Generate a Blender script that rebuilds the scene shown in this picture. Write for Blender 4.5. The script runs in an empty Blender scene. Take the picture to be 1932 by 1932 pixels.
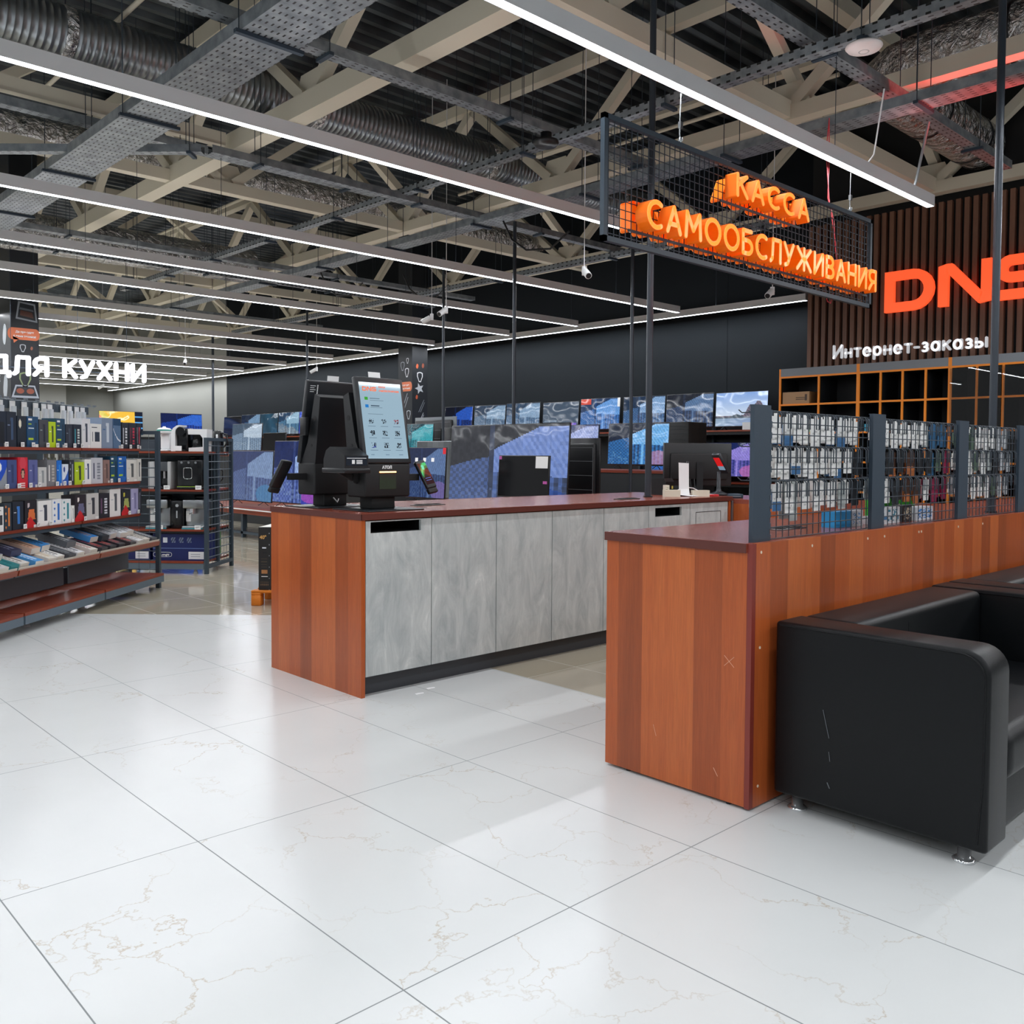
import bpy, bmesh, math, random
from mathutils import Vector, Matrix
S = bpy.context.scene
C = S.collection
RND = random.Random(11)
pi = math.pi

# ------------------------------------------------------------------ camera
cam_d = bpy.data.cameras.new('camera')
cam = bpy.data.objects.new('camera', cam_d)
C.objects.link(cam)
S.camera = cam
cam_d.sensor_width = 36.0
cam_d.lens = 1704.17 / 1932 * 36.0
cam_d.shift_y = -(966 - 914.59) / 1932
cam_d.clip_end = 200
YAW, PITCH, ROLL = -.7584, -.0331, -.0063
Rz = Matrix.Rotation(YAW, 3, 'Z')
Rx = Matrix.Rotation(PITCH, 3, 'X')
Ry = Matrix.Rotation(ROLL, 3, 'Y')
Rm = Rz @ Rx @ Ry                       # columns: right, forward, up
right, fwd, up = Rm.col[0], Rm.col[1], Rm.col[2]
m = Matrix((right, up, -fwd)).transposed().to_4x4()
m.translation = (0, 0, 1.35)
cam.matrix_world = m

# ------------------------------------------------------------------ world, exposure
w = bpy.data.worlds.new('world')
S.world = w
w.use_nodes = True
w.node_tree.nodes['Background'].inputs[0].default_value = (.93, .96, 1.0, 1)
w.node_tree.nodes['Background'].inputs[1].default_value = .25
S.view_settings.view_transform = 'Standard'
S.view_settings.look = 'None'
S.view_settings.exposure = 0.0
S.view_settings.gamma = 1.0
S.view_settings.use_curve_mapping = False
LED_W_PER_M = 7.4
UP_SHARE = .17
LED_COLOR = (.965, .98, 1.0)

def lin(c):
    if isinstance(c, str):
        c = c.lstrip('#')
        if len(c) == 3: c = ''.join(q * 2 for q in c)
        c = [int(c[i:i + 2], 16) / 255 for i in (0, 2, 4)]
    else:
        c = [x / 255 for x in c]
    return tuple((x / 12.92 if x <= .04045 else ((x + .055) / 1.055) ** 2.4) for x in c)

# red glow of a neon sign that hangs to the right of the picture
rl = bpy.data.lights.new('red_neon_light', 'SPOT')
rl.spot_size = math.radians(40); rl.spot_blend = .5; rl.shadow_soft_size = .1
rl.color = (1, .03, .02); rl.energy = 420
ro = bpy.data.objects.new('red_neon_light', rl)
C.objects.link(ro)
ro.location = (8.35, 1.75, 2.9)
ro.rotation_euler = (Vector((7.95, 2.65, 4.2)) - ro.location).to_track_quat('-Z', 'Y').to_euler()

# ------------------------------------------------------------------ materials
MATS = {}
def nodes_of(name):
    mt = bpy.data.materials.new(name)
    mt.use_nodes = True
    nt = mt.node_tree
    return mt, nt, nt.nodes['Principled BSDF']

def mat(name, col, rough=.5, metal=0., emit=None, es=1., coat=0., spec=.5, bump=0., bscale=60.):
    if name in MATS: return MATS[name]
    mt, nt, b = nodes_of(name)
    c = lin(col)
    b.inputs['Base Color'].default_value = (*c, 1)
    b.inputs['Roughness'].default_value = rough
    b.inputs['Metallic'].default_value = metal
    b.inputs['Specular IOR Level'].default_value = spec
    if coat:
        b.inputs['Coat Weight'].default_value = coat
        b.inputs['Coat Roughness'].default_value = .05
    if emit:
        b.inputs['Emission Color'].default_value = (*lin(emit), 1)
        b.inputs['Emission Strength'].default_value = es
    # slight procedural unevenness of the surface
    tc = nt.nodes.new('ShaderNodeTexCoord')
    nz = nt.nodes.new('ShaderNodeTexNoise')
    nz.inputs['Scale'].default_value = bscale
    nz.inputs['Detail'].default_value = 3
    nt.links.new(tc.outputs['Object'], nz.inputs['Vector'])
    if bump:
        bp = nt.nodes.new('ShaderNodeBump')
        bp.inputs['Strength'].default_value = bump
        bp.inputs['Distance'].default_value = .01
        nt.links.new(nz.outputs['Fac'], bp.inputs['Height'])
        nt.links.new(bp.outputs['Normal'], b.inputs['Normal'])
    else:
        mr = nt.nodes.new('ShaderNodeMapRange')
        mr.inputs['To Min'].default_value = max(0, rough - .04)
        mr.inputs['To Max'].default_value = min(1, rough + .04)
        nt.links.new(nz.outputs['Fac'], mr.inputs['Value'])
        nt.links.new(mr.outputs['Result'], b.inputs['Roughness'])
    MATS[name] = mt
    return mt

def attr_mat(name, rough, emit=0., coat=0., base=1.):
    if name in MATS: return MATS[name]
    mt, nt, b = nodes_of(name)
    a = nt.nodes.new('ShaderNodeAttribute')
    a.attribute_name = 'Col'
    b.inputs['Roughness'].default_value = rough
    if emit:
        b.inputs['Base Color'].default_value = (.008, .008, .009, 1)
        nt.links.new(a.outputs['Color'], b.inputs['Emission Color'])
        b.inputs['Emission Strength'].default_value = emit
    else:
        nt.links.new(a.outputs['Color'], b.inputs['Base Color'])
    if coat:
        b.inputs['Coat Weight'].default_value = coat
        b.inputs['Coat Roughness'].default_value = .04
    MATS[name] = mt
    return mt

def N(nt, t, **kw):
    n = nt.nodes.new(t)
    for k, v in kw.items():
        if k in n.inputs.keys(): n.inputs[k].default_value = v
        else: setattr(n, k, v)
    return n

def ramp(nt, stops):
    r = nt.nodes.new('ShaderNodeValToRGB')
    e = r.color_ramp.elements
    while len(e) < len(stops): e.new(.5)
    for i, (p, c) in enumerate(stops):
        e[i].position = p; e[i].color = (*c, 1)
    return r

def mathn(nt, op, a, b=None):
    n = nt.nodes.new('ShaderNodeMath'); n.operation = op
    for i, x in enumerate((a, b)):
        if x is None: continue
        if isinstance(x, (int, float)): n.inputs[i].default_value = x
        else: nt.links.new(x, n.inputs[i])
    return n.outputs[0]

def mixc(nt, fac, a, b, mode='MIX'):
    n = nt.nodes.new('ShaderNodeMix'); n.data_type = 'RGBA'; n.blend_type = mode
    for i, x in ((0, fac), (6, a), (7, b)):
        if isinstance(x, (int, float)): n.inputs[i].default_value = x
        elif isinstance(x, tuple): n.inputs[i].default_value = (*x, 1)
        else: nt.links.new(x, n.inputs[i])
    return n.outputs[2]

def wood(name, cols, along='z', plank=.13, gloss=.3):
    """cherry laminate: stripes of differing tone and fine grain."""
    mt, nt, b = nodes_of(name)
    L = nt.links
    tc = N(nt, 'ShaderNodeTexCoord')
    sp = N(nt, 'ShaderNodeSeparateXYZ')
    L.new(tc.outputs['Object'], sp.inputs[0])
    x, y, z = sp.outputs
    if along == 'z':
        across = mathn(nt, 'ADD', x, y); lng = z
    elif along == 'x':
        across = mathn(nt, 'ADD', y, z); lng = x
    else:
        across = mathn(nt, 'ADD', x, z); lng = y
    cell = mathn(nt, 'FLOOR', mathn(nt, 'DIVIDE', across, plank))
    wn = N(nt, 'ShaderNodeTexWhiteNoise', noise_dimensions='1D')
    L.new(cell, wn.inputs['W'])
    r = ramp(nt, [(0, lin(cols[0])), (.5, lin(cols[1])), (1, lin(cols[2]))])
    cb = N(nt, 'ShaderNodeCombineXYZ')
    L.new(mathn(nt, 'MULTIPLY', across, 1.0), cb.inputs[0])
    L.new(mathn(nt, 'MULTIPLY', lng, .045), cb.inputs[1])
    L.new(mathn(nt, 'MULTIPLY', cell, 3.7), cb.inputs[2])
    g = N(nt, 'ShaderNodeTexNoise', Scale=150., Detail=4., Roughness=.65)
    L.new(cb.outputs[0], g.inputs['Vector'])
    g2 = N(nt, 'ShaderNodeTexNoise', Scale=22., Detail=2., Distortion=.6)
    L.new(cb.outputs[0], g2.inputs['Vector'])
    f = mathn(nt, 'ADD', mathn(nt, 'MULTIPLY', wn.outputs['Value'], .62), mathn(nt, 'MULTIPLY', g2.outputs['Fac'], .42))
    L.new(f, r.inputs['Fac'])
    gr = ramp(nt, [(.3, (.86, .86, .86)), (.7, (1.12, 1.12, 1.12))])
    L.new(g.outputs['Fac'], gr.inputs['Fac'])
    L.new(mixc(nt, 1., r.outputs['Color'], gr.outputs['Color'], 'MULTIPLY'), b.inputs['Base Color'])
    b.inputs['Roughness'].default_value = gloss
    MATS[name] = mt
    return mt

WOOD = wood('cherry laminate upright', ('#84401f', '#aa5226', '#c46a35'))
WOODTOP = wood('cherry laminate worktop', ('#7d3a2c', '#8d4636', '#9b5242'), along='x', plank=.6, gloss=.22)
WOODSH = wood('cherry shelf board', ('#6a2b1a', '#823620', '#93452a'), along='x', plank=.6, gloss=.3)
EDGE = mat('dark cherry edge band', '#5a2a22', .4)

def stone():
    mt, nt, b = nodes_of('grey travertine laminate')
    L = nt.links
    tc = N(nt, 'ShaderNodeTexCoord')
    mp = N(nt, 'ShaderNodeMapping')
    mp.inputs['Scale'].default_value = (6, 6, 2.0)
    L.new(tc.outputs['Object'], mp.inputs[0])
    a = N(nt, 'ShaderNodeTexNoise', Scale=1.6, Detail=8., Roughness=.7, Distortion=.8)
    L.new(mp.outputs[0], a.inputs['Vector'])
    r = ramp(nt, [(.28, lin('#9ba3a4')), (.5, lin('#b6bcbb')), (.62, lin('#c3c8c6')), (.72, lin('#dadcd9'))])
    L.new(a.outputs['Fac'], r.inputs['Fac'])
    mp2 = N(nt, 'ShaderNodeMapping')
    mp2.inputs['Scale'].default_value = (160, 160, 6)
    L.new(tc.outputs['Object'], mp2.inputs[0])
    a2 = N(nt, 'ShaderNodeTexNoise', Scale=1., Detail=3.)
    L.new(mp2.outputs[0], a2.inputs['Vector'])
    r2 = ramp(nt, [(.3, (.96, .96, .96)), (.7, (1.03, 1.03, 1.03))])
    L.new(a2.outputs['Fac'], r2.inputs['Fac'])
    L.new(mixc(nt, 1., r.outputs['Color'], r2.outputs['Color'], 'MULTIPLY'), b.inputs['Base Color'])
    b.inputs['Roughness'].default_value = .42
    MATS['stone'] = mt
    return mt
STONE = stone()

def tiles(name, ox, oy, tw, th, base, base2, vein, grout, rough, vein_amt, gw=.0042):
    mt, nt, b = nodes_of(name)
    L = nt.links
    tc = N(nt, 'ShaderNodeTexCoord')
    sp = N(nt, 'ShaderNodeSeparateXYZ')
    L.new(tc.outputs['Object'], sp.inputs[0])
    masks = []; cells = []
    for o, (out, off, size) in enumerate(((sp.outputs[0], ox, tw), (sp.outputs[1], oy, th))):
        q = mathn(nt, 'DIVIDE', mathn(nt, 'SUBTRACT', out, off), size)
        fr = mathn(nt, 'FRACT', q)
        cells.append(mathn(nt, 'FLOOR', q))
        d = mathn(nt, 'MINIMUM', fr, mathn(nt, 'SUBTRACT', 1., fr))
        masks.append(mathn(nt, 'LESS_THAN', mathn(nt, 'MULTIPLY', d, size), gw / 2))
    gm = mathn(nt, 'MAXIMUM', *masks)
    cell = mathn(nt, 'ADD', cells[0], mathn(nt, 'MULTIPLY', cells[1], 17.3))
    cb = N(nt, 'ShaderNodeCombineXYZ')
    L.new(sp.outputs[0], cb.inputs[0]); L.new(sp.outputs[1], cb.inputs[1]); L.new(mathn(nt, 'MULTIPLY', cell, 2.3), cb.inputs[2])
    cloud = N(nt, 'ShaderNodeTexNoise', Scale=2.2, Detail=5., Roughness=.6)
    L.new(cb.outputs[0], cloud.inputs['Vector'])
    col = mixc(nt, cloud.outputs['Fac'], lin(base), lin(base2))
    wv = N(nt, 'ShaderNodeTexNoise', Scale=2.6, Detail=6., Roughness=.62)
    L.new(cb.outputs[0], wv.inputs['Vector'])
    vm = N(nt, 'ShaderNodeVectorMath', operation='SCALE')
    vm.inputs['Scale'].default_value = .55
    L.new(wv.outputs['Color'], vm.inputs[0])
    va = N(nt, 'ShaderNodeVectorMath', operation='ADD')
    L.new(cb.outputs[0], va.inputs[0]); L.new(vm.outputs[0], va.inputs[1])
    vo = N(nt, 'ShaderNodeTexVoronoi', feature='DISTANCE_TO_EDGE', Scale=2.2)
    L.new(va.outputs[0], vo.inputs['Vector'])
    vr = ramp(nt, [(0, (1, 1, 1)), (.004, (.5, .5, .5)), (.012, (0, 0, 0))])
    L.new(vo.outputs['Distance'], vr.inputs['Fac'])
    fade = N(nt, 'ShaderNodeTexNoise', Scale=1.7, Detail=2.)
    L.new(va.outputs[0], fade.inputs['Vector'])
    fr2 = ramp(nt, [(.47, (0, 0, 0)), (.66, (1, 1, 1))])
    L.new(fade.outputs['Fac'], fr2.inputs['Fac'])
    vf = mathn(nt, 'MULTIPLY', mathn(nt, 'MULTIPLY', vr.outputs['Color'], fr2.outputs['Color']), vein_amt)
    col = mixc(nt, vf, col, lin(vein))
    col = mixc(nt, gm, col, lin(grout))
    L.new(col, b.inputs['Base Color'])
    L.new(mathn(nt, 'ADD', mathn(nt, 'MULTIPLY', gm, .4), rough), b.inputs['Roughness'])
    MATS[name] = mt
    return mt
TILE = tiles('white marble tile', .7286, 5.373, .6144, 1.19, '#d9dbda', '#d0d3d2', '#b5a690', '#7d8283', .22, .8)
BEIGE = tiles('beige polished tile', .55, 5.1, .6144, .6144, '#b3ab98', '#aaa290', '#9d9482', '#c4beb0', .07, .3, .005)

def deck_mat():
    mt, nt, b = nodes_of('galvanised roof deck')
    L = nt.links
    tc = N(nt, 'ShaderNodeTexCoord')
    n1 = N(nt, 'ShaderNodeTexNoise', Scale=1.4, Detail=4.)
    L.new(tc.outputs['Object'], n1.inputs['Vector'])
    r = ramp(nt, [(.3, lin('#3c4247')), (.7, lin('#6a7277'))])
    L.new(n1.outputs['Fac'], r.inputs['Fac'])
    L.new(r.outputs['Color'], b.inputs['Base Color'])
    b.inputs['Metallic'].default_value = .85
    b.inputs['Roughness'].default_value = .38
    MATS['deck'] = mt
    return mt
DECK = deck_mat()

def perforated():
    mt, nt, b = nodes_of('perforated galvanised steel')
    L = nt.links
    tc = N(nt, 'ShaderNodeTexCoord')
    sp = N(nt, 'ShaderNodeSeparateXYZ')
    L.new(tc.outputs['Object'], sp.inputs[0])
    fx = mathn(nt, 'FRACT', mathn(nt, 'MULTIPLY', sp.outputs[0], 11.))
    fy = mathn(nt, 'FRACT', mathn(nt, 'MULTIPLY', sp.outputs[1], 22.))
    fz = mathn(nt, 'FRACT', mathn(nt, 'ADD', mathn(nt, 'MULTIPLY', sp.outputs[2], 16.), .1))
    a = mathn(nt, 'LESS_THAN', fx, .4)
    c2 = mathn(nt, 'LESS_THAN', fy, .3)
    d = mathn(nt, 'LESS_THAN', fz, .35)
    mk = mathn(nt, 'MULTIPLY', mathn(nt, 'MULTIPLY', a, c2), d)
    n1 = N(nt, 'ShaderNodeTexNoise', Scale=9., Detail=4.)
    L.new(tc.outputs['Object'], n1.inputs['Vector'])
    r = ramp(nt, [(.3, lin('#767e84')), (.7, lin('#a2a8ad'))])
    L.new(n1.outputs['Fac'], r.inputs['Fac'])
    L.new(mixc(nt, mk, r.outputs['Color'], lin('#101214')), b.inputs['Base Color'])
    L.new(mathn(nt, 'MULTIPLY', mathn(nt, 'SUBTRACT', 1., mk), .6), b.inputs['Metallic'])
    b.inputs['Roughness'].default_value = .45
    return mt
PERF = perforated()

def foil():
    mt, nt, b = nodes_of('crumpled foil')
    L = nt.links
    tc = N(nt, 'ShaderNodeTexCoord')
    v = N(nt, 'ShaderNodeTexVoronoi', Scale=9., feature='SMOOTH_F1')
    n1 = N(nt, 'ShaderNodeTexNoise', Scale=14., Detail=6., Distortion=1.5)
    L.new(tc.outputs['Object'], n1.inputs['Vector'])
    L.new(tc.outputs['Object'], v.inputs['Vector'])
    bp = N(nt, 'ShaderNodeBump', Strength=1., Distance=.06)
    L.new(mathn(nt, 'ADD', n1.outputs['Fac'], v.outputs['Distance']), bp.inputs['Height'])
    L.new(bp.outputs['Normal'], b.inputs['Normal'])
    b.inputs['Base Color'].default_value = (.62, .62, .62, 1)
    b.inputs['Metallic'].default_value = 1
    b.inputs['Roughness'].default_value = .22
    return mt
FOIL = foil()

BEAM = mat('beige painted steel', '#d8d0bd', .5)
GALV = mat('spiral duct steel', '#8d9296', .33, .9)
STEELC = mat('galvanised channel', '#8a9298', .4, .7)
BLACK = mat('black plastic', '#15171a', .38)
SATIN = mat('satin black steel', '#191c20', .35)
BLACKM = mat('matte black', '#0c0d0f', .6)
ANTH = mat('anthracite powder coat', '#2c3a47', .5, bump=.15, bscale=400)
ANTHS = mat('anthracite steel', '#34414c', .45)
GREYRAIL = mat('grey blue shelf rail', '#5d6c78', .5)
CHROME = mat('chrome', '#e4e6e8', .16, .85)
STEEL = mat('brushed steel', '#a9adb0', .3, 1.)
WHITE = mat('white plastic', '#e8e9ea', .35)
PAPER = mat('white paper', '#e9eaea', .7)
CREAM = mat('cream card', '#e2dccb', .7)
WIRE = mat('dark wire', '#333c45', .45, .3)
HOUS = mat('silver aluminium housing', '#eef0f2', .4, .1)
DIFF = mat('lit white diffuser', '#ffffff', .5, emit='#eef5ff', es=14.)
ORANGE = mat('orange frame', '#ff9420', .4)
WALLBLK = mat('black painted wall', '#13191e', .8, spec=.25, bump=.15, bscale=140)
WALLGREY = mat('grey painted wall', '#8f908b', .75, bump=.1, bscale=90)
LEATHER = mat('black leatherette', '#070a0d', .40, spec=.28, bump=.12, bscale=350)
PALLET = mat('orange painted wood', '#d87a1c', .6, bump=.4, bscale=40)
PAINT = attr_mat('printed card', .42)
GLOSSPRINT = attr_mat('glossy print', .2)
SCREEN = attr_mat('lit screen', .06, emit=1.0)
SCREEN.node_tree.nodes['Principled BSDF'].inputs['Specular IOR Level'].default_value = .6
WIREL = mat('grey blue wire', '#5c6872', .4, .3)
def waviness(mt):
    nt = mt.node_tree; b = nt.nodes['Principled BSDF']
    tc = N(nt, 'ShaderNodeTexCoord')
    nz = N(nt, 'ShaderNodeTexNoise', Scale=2.6, Detail=1.)
    nt.links.new(tc.outputs['Object'], nz.inputs['Vector'])
    bp = N(nt, 'ShaderNodeBump', Strength=1., Distance=.012)
    nt.links.new(nz.outputs['Fac'], bp.inputs['Height'])
    nt.links.new(bp.outputs['Normal'], b.inputs['Normal'])
waviness(SCREEN)
GLASS = None
def glass():
    mt, nt, b = nodes_of('clear glass')
    b.inputs['Transmission Weight'].default_value = 1
    b.inputs['Roughness'].default_value = .01
    b.inputs['IOR'].default_value = 1.45
    return mt
GLASS = glass()
# ------------------------------------------------------------------ mesh helpers
class MB:
    def __init__(s):
        s.v = []; s.f = []; s.mi = []; s.sm = []; s.fc = []; s.M = None; s.hascol = False
    def add(s, vs, fs, mi=0, col=None, smooth=False):
        b = len(s.v)
        if s.M is not None:
            s.v += [tuple(s.M @ Vector(p)) for p in vs]
        else:
            s.v += [tuple(p) for p in vs]
        for i, f in enumerate(fs):
            s.f.append([b + k for k in f]); s.mi.append(mi); s.sm.append(smooth)
            c = col[i] if isinstance(col, list) else col
            if c is not None: s.hascol = True
            s.fc.append(c)
        return s
    def box(s, lo, hi, mi=0, col=None):
        x0, y0, z0 = lo; x1, y1, z1 = hi
        return s.add([(x0,y0,z0),(x1,y0,z0),(x1,y1,z0),(x0,y1,z0),(x0,y0,z1),(x1,y0,z1),(x1,y1,z1),(x0,y1,z1)],
              [(0,3,2,1),(4,5,6,7),(0,1,5,4),(1,2,6,5),(2,3,7,6),(3,0,4,7)], mi, col)
    def rbox(s, lo, hi, r=.01, seg=2, mi=0, col=None, smooth=True):
        bm = bmesh.new()
        bmesh.ops.create_cube(bm, size=1)
        for v in bm.verts:
            v.co = Vector([(lo[i] + hi[i]) / 2 + v.co[i] * (hi[i] - lo[i]) for i in range(3)])
        bmesh.ops.bevel(bm, geom=bm.edges[:], offset=r, segments=seg, profile=.5, affect='EDGES')
        bm.verts.index_update()
        s.add([tuple(v.co) for v in bm.verts], [[v.index for v in f.verts] for f in bm.faces], mi, col, smooth)
        bm.free()
        return s
    def frame(s, p0, p1):
        d = (Vector(p1) - Vector(p0)); L = d.length; d.normalize()
        a = Vector((0, 0, 1)) if abs(d.z) < .9 else Vector((1, 0, 0))
        u = d.cross(a).normalized(); v = u.cross(d).normalized()
        return d, u, v, L
    def cyl(s, p0, p1, r, n=12, mi=0, r2=None, caps=True, col=None, smooth=True):
        d, u, v, L = s.frame(p0, p1)
        r2 = r if r2 is None else r2
        vs = []
        for P, q in ((Vector(p0), r), (Vector(p1), r2)):
            for i in range(n):
                a = 2 * pi * i / n
                vs.append(P + u * math.cos(a) * q + v * math.sin(a) * q)
        fs = [(i, (i + 1) % n, n + (i + 1) % n, n + i) for i in range(n)]
        s.add(vs, fs, mi, col, smooth)
        if caps:
            s.add(vs[:n], [list(range(n))[::-1]], mi, col); s.add(vs[n:], [list(range(n))], mi, col)
        return s
    def bar(s, p0, p1, wu, wv, mi=0, col=None):
        """square bar between two points; wu across (horizontal), wv across (other)"""
        d, u, v, L = s.frame(p0, p1)
        vs = []
        for P in (Vector(p0), Vector(p1)):
            for a, b in ((-1,-1),(1,-1),(1,1),(-1,1)):
                vs.append(P + u * a * wu / 2 + v * b * wv / 2)
        return s.add(vs, [(0,1,2,3),(7,6,5,4),(0,4,5,1),(1,5,6,2),(2,6,7,3),(3,7,4,0)], mi, col)
    def tube(s, pts, r, n=8, mi=0, col=None):
        pts = [Vector(p) for p in pts]
        vs = []; prev = None
        for i, p in enumerate(pts):
            d = (pts[min(i + 1, len(pts) - 1)] - pts[max(i - 1, 0)]).normalized()
            if prev is None:
                a = Vector((0, 0, 1)) if abs(d.z) < .9 else Vector((1, 0, 0))
                u = d.cross(a).normalized()
            else:
                u = (prev - d * prev.dot(d)).normalized()
            prev = u; v = d.cross(u)
            vs += [p + u * math.cos(2*pi*k/n) * r + v * math.sin(2*pi*k/n) * r for k in range(n)]
        fs = []
        for i in range(len(pts) - 1):
            fs += [(i*n+k, i*n+(k+1) % n, (i+1)*n+(k+1) % n, (i+1)*n+k) for k in range(n)]
        s.add(vs, fs, mi, col, True)
        return s.add(vs[:n] + vs[-n:], [list(range(n))[::-1], list(range(n, 2*n))], mi, col)
    def prism(s, poly, o, ux, uy, uz, mi=0, col=None, mi_front=None, smooth=False):
        """2-D polygon (list of (a,b)) extruded: o + a*ux + b*uy, thickness vector uz"""
        o = Vector(o); ux = Vector(ux); uy = Vector(uy); uz = Vector(uz)
        A = [o + ux * a + uy * b for a, b in poly]; B = [p + uz for p in A]
        n = len(A)
        s.add(A, [list(range(n))], mi if mi_front is None else mi_front, col)
        s.add(B, [list(range(n))[::-1]], mi, col)
        return s.add(A + B, [((i + 1) % n, i, n + i, n + (i + 1) % n) for i in range(n)], mi, col, smooth)
    def lathe(s, prof, o=(0,0,0), n=20, mi=0, axis='z', col=None):
        o = Vector(o); vs = []
        for r, h in prof:
            for k in range(n):
                a = 2*pi*k/n; c, q = r*math.cos(a), r*math.sin(a)
                vs.append(o + (Vector((c, q, h)) if axis == 'z' else Vector((h, c, q)) if axis == 'x' else Vector((q, h, c))))
        fs = []
        for i in range(len(prof) - 1):
            fs += [(i*n+k, i*n+(k+1) % n, (i+1)*n+(k+1) % n, (i+1)*n+k) for k in range(n)]
        return s.add(vs, fs, mi, col, True)
    def grid(s, o, ux, uy, nx, ny, fn, mi=0):
        """flat picture: colour fn(u,v) (sRGB 0-255, v up) on an nx x ny grid of faces"""
        o = Vector(o); ux = Vector(ux); uy = Vector(uy)
        vs = [o + ux * (i / nx) + uy * (j / ny) for j in range(ny + 1) for i in range(nx + 1)]
        fs = []; cs = []
        for j in range(ny):
            for i in range(nx):
                a = j * (nx + 1) + i
                fs.append((a, a + 1, a + nx + 2, a + nx + 1))
                cs.append(lin(fn((i + .5) / nx, (j + .5) / ny)))
        return s.add(vs, fs, mi, cs)
    def text(s, body, h, o, ux, uy, depth=0., off=0., mi=0, col=None, align='LEFT', width=None):
        """lettering of cap height h on the plane (ux,uy unit vectors), extruded towards ux x uy"""
        key = (body, round(off / h, 4), align)
        vs, fs, w0 = text_data(body, off / h, align, depth > 0)
        o = Vector(o); ux = Vector(ux); uy = Vector(uy); uz = ux.cross(uy)
        kx = h if width is None else width / w0
        vv = [o + ux * (a * kx) + uy * (b * h) + uz * (c * depth) for a, b, c in vs]
        return s.add(vv, fs, mi, col)
    def build(s, name, mats, parent=None, loc=None, rz=0):
        me = bpy.data.meshes.new(name)
        me.from_pydata([tuple(p) for p in s.v], [], s.f)
        if not isinstance(mats, (list, tuple)): mats = [mats]
        for m_ in mats: me.materials.append(m_)
        me.polygons.foreach_set('material_index', s.mi)
        me.polygons.foreach_set('use_smooth', s.sm)
        if s.hascol:
            at = me.color_attributes.new('Col', 'FLOAT_COLOR', 'CORNER')
            buf = []
            for f, c in zip(s.f, s.fc):
                c = c or (.5, .5, .5)
                buf += [c[0], c[1], c[2], 1.0] * len(f)
            at.data.foreach_set('color', buf)
        me.update()
        ob = bpy.data.objects.new(name, me)
        C.objects.link(ob)
        if parent: ob.parent = parent
        if loc: ob.location = loc
        if rz: ob.rotation_euler.z = rz
        return ob

TD = {}
def text_data(body, off, align, solid):
    key = (body, round(off, 4), align, solid)
    if key in TD: return TD[key]
    cu = bpy.data.curves.new('lettering', 'FONT')
    cu.body = body; cu.size = 1 / .727; cu.offset = off; cu.align_x = align
    cu.resolution_u = 4
    cu.extrude = .5 if solid else 0.
    ob = bpy.data.objects.new('lettering', cu)
    C.objects.link(ob)
    dg = bpy.context.evaluated_depsgraph_get()
    ev = ob.evaluated_get(dg)
    me = bpy.data.meshes.new_from_object(ev)
    vs = [(v.co.x, v.co.y, v.co.z + (.5 if solid else 0)) for v in me.vertices]
    fs = [tuple(p.vertices) for p in me.polygons]
    bpy.data.meshes.remove(me)
    bpy.data.objects.remove(ob)
    bpy.data.curves.remove(cu)
    xs = [v[0] for v in vs] or [0, 1]
    TD[key] = (vs, fs, max(xs) - min(xs) if xs else 1)
    return TD[key]

def tag(o, label, cat, group=None, kind=None):
    o['label'] = label; o['category'] = cat
    if group: o['group'] = group
    if kind: o['kind'] = kind
    return o
def thing(name, label, cat, loc=(0, 0, 0), rz=0, group=None):
    o = bpy.data.objects.new(name, None)
    C.objects.link(o)
    o.empty_display_size = .1
    o.location = loc; o.rotation_euler = (0, 0, rz)
    return tag(o, label, cat, group)
def struct(o, label=None, cat=None):
    o['kind'] = 'structure'
    if label: o['label'] = label
    if cat: o['category'] = cat
    return o
def dup(root, loc=None, rz=None, label=None, group=None):
    r = root.copy(); C.objects.link(r)
    if loc is not None: r.location = loc
    if rz is not None: r.rotation_euler = (0, 0, rz)
    if label: r['label'] = label
    if group: r['group'] = group
    for ch in list(root.children):
        c = ch.copy(); C.objects.link(c); c.parent = r
        for g in ch.children:
            d = g.copy(); C.objects.link(d); d.parent = c
    return r
ORD = ['first', 'second', 'third', 'fourth', 'fifth', 'sixth', 'seventh', 'eighth', 'ninth', 'tenth', 'eleventh', 'twelfth',
       'thirteenth', 'fourteenth', 'fifteenth', 'sixteenth', 'seventeenth', 'eighteenth', 'nineteenth', 'twentieth']
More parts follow.
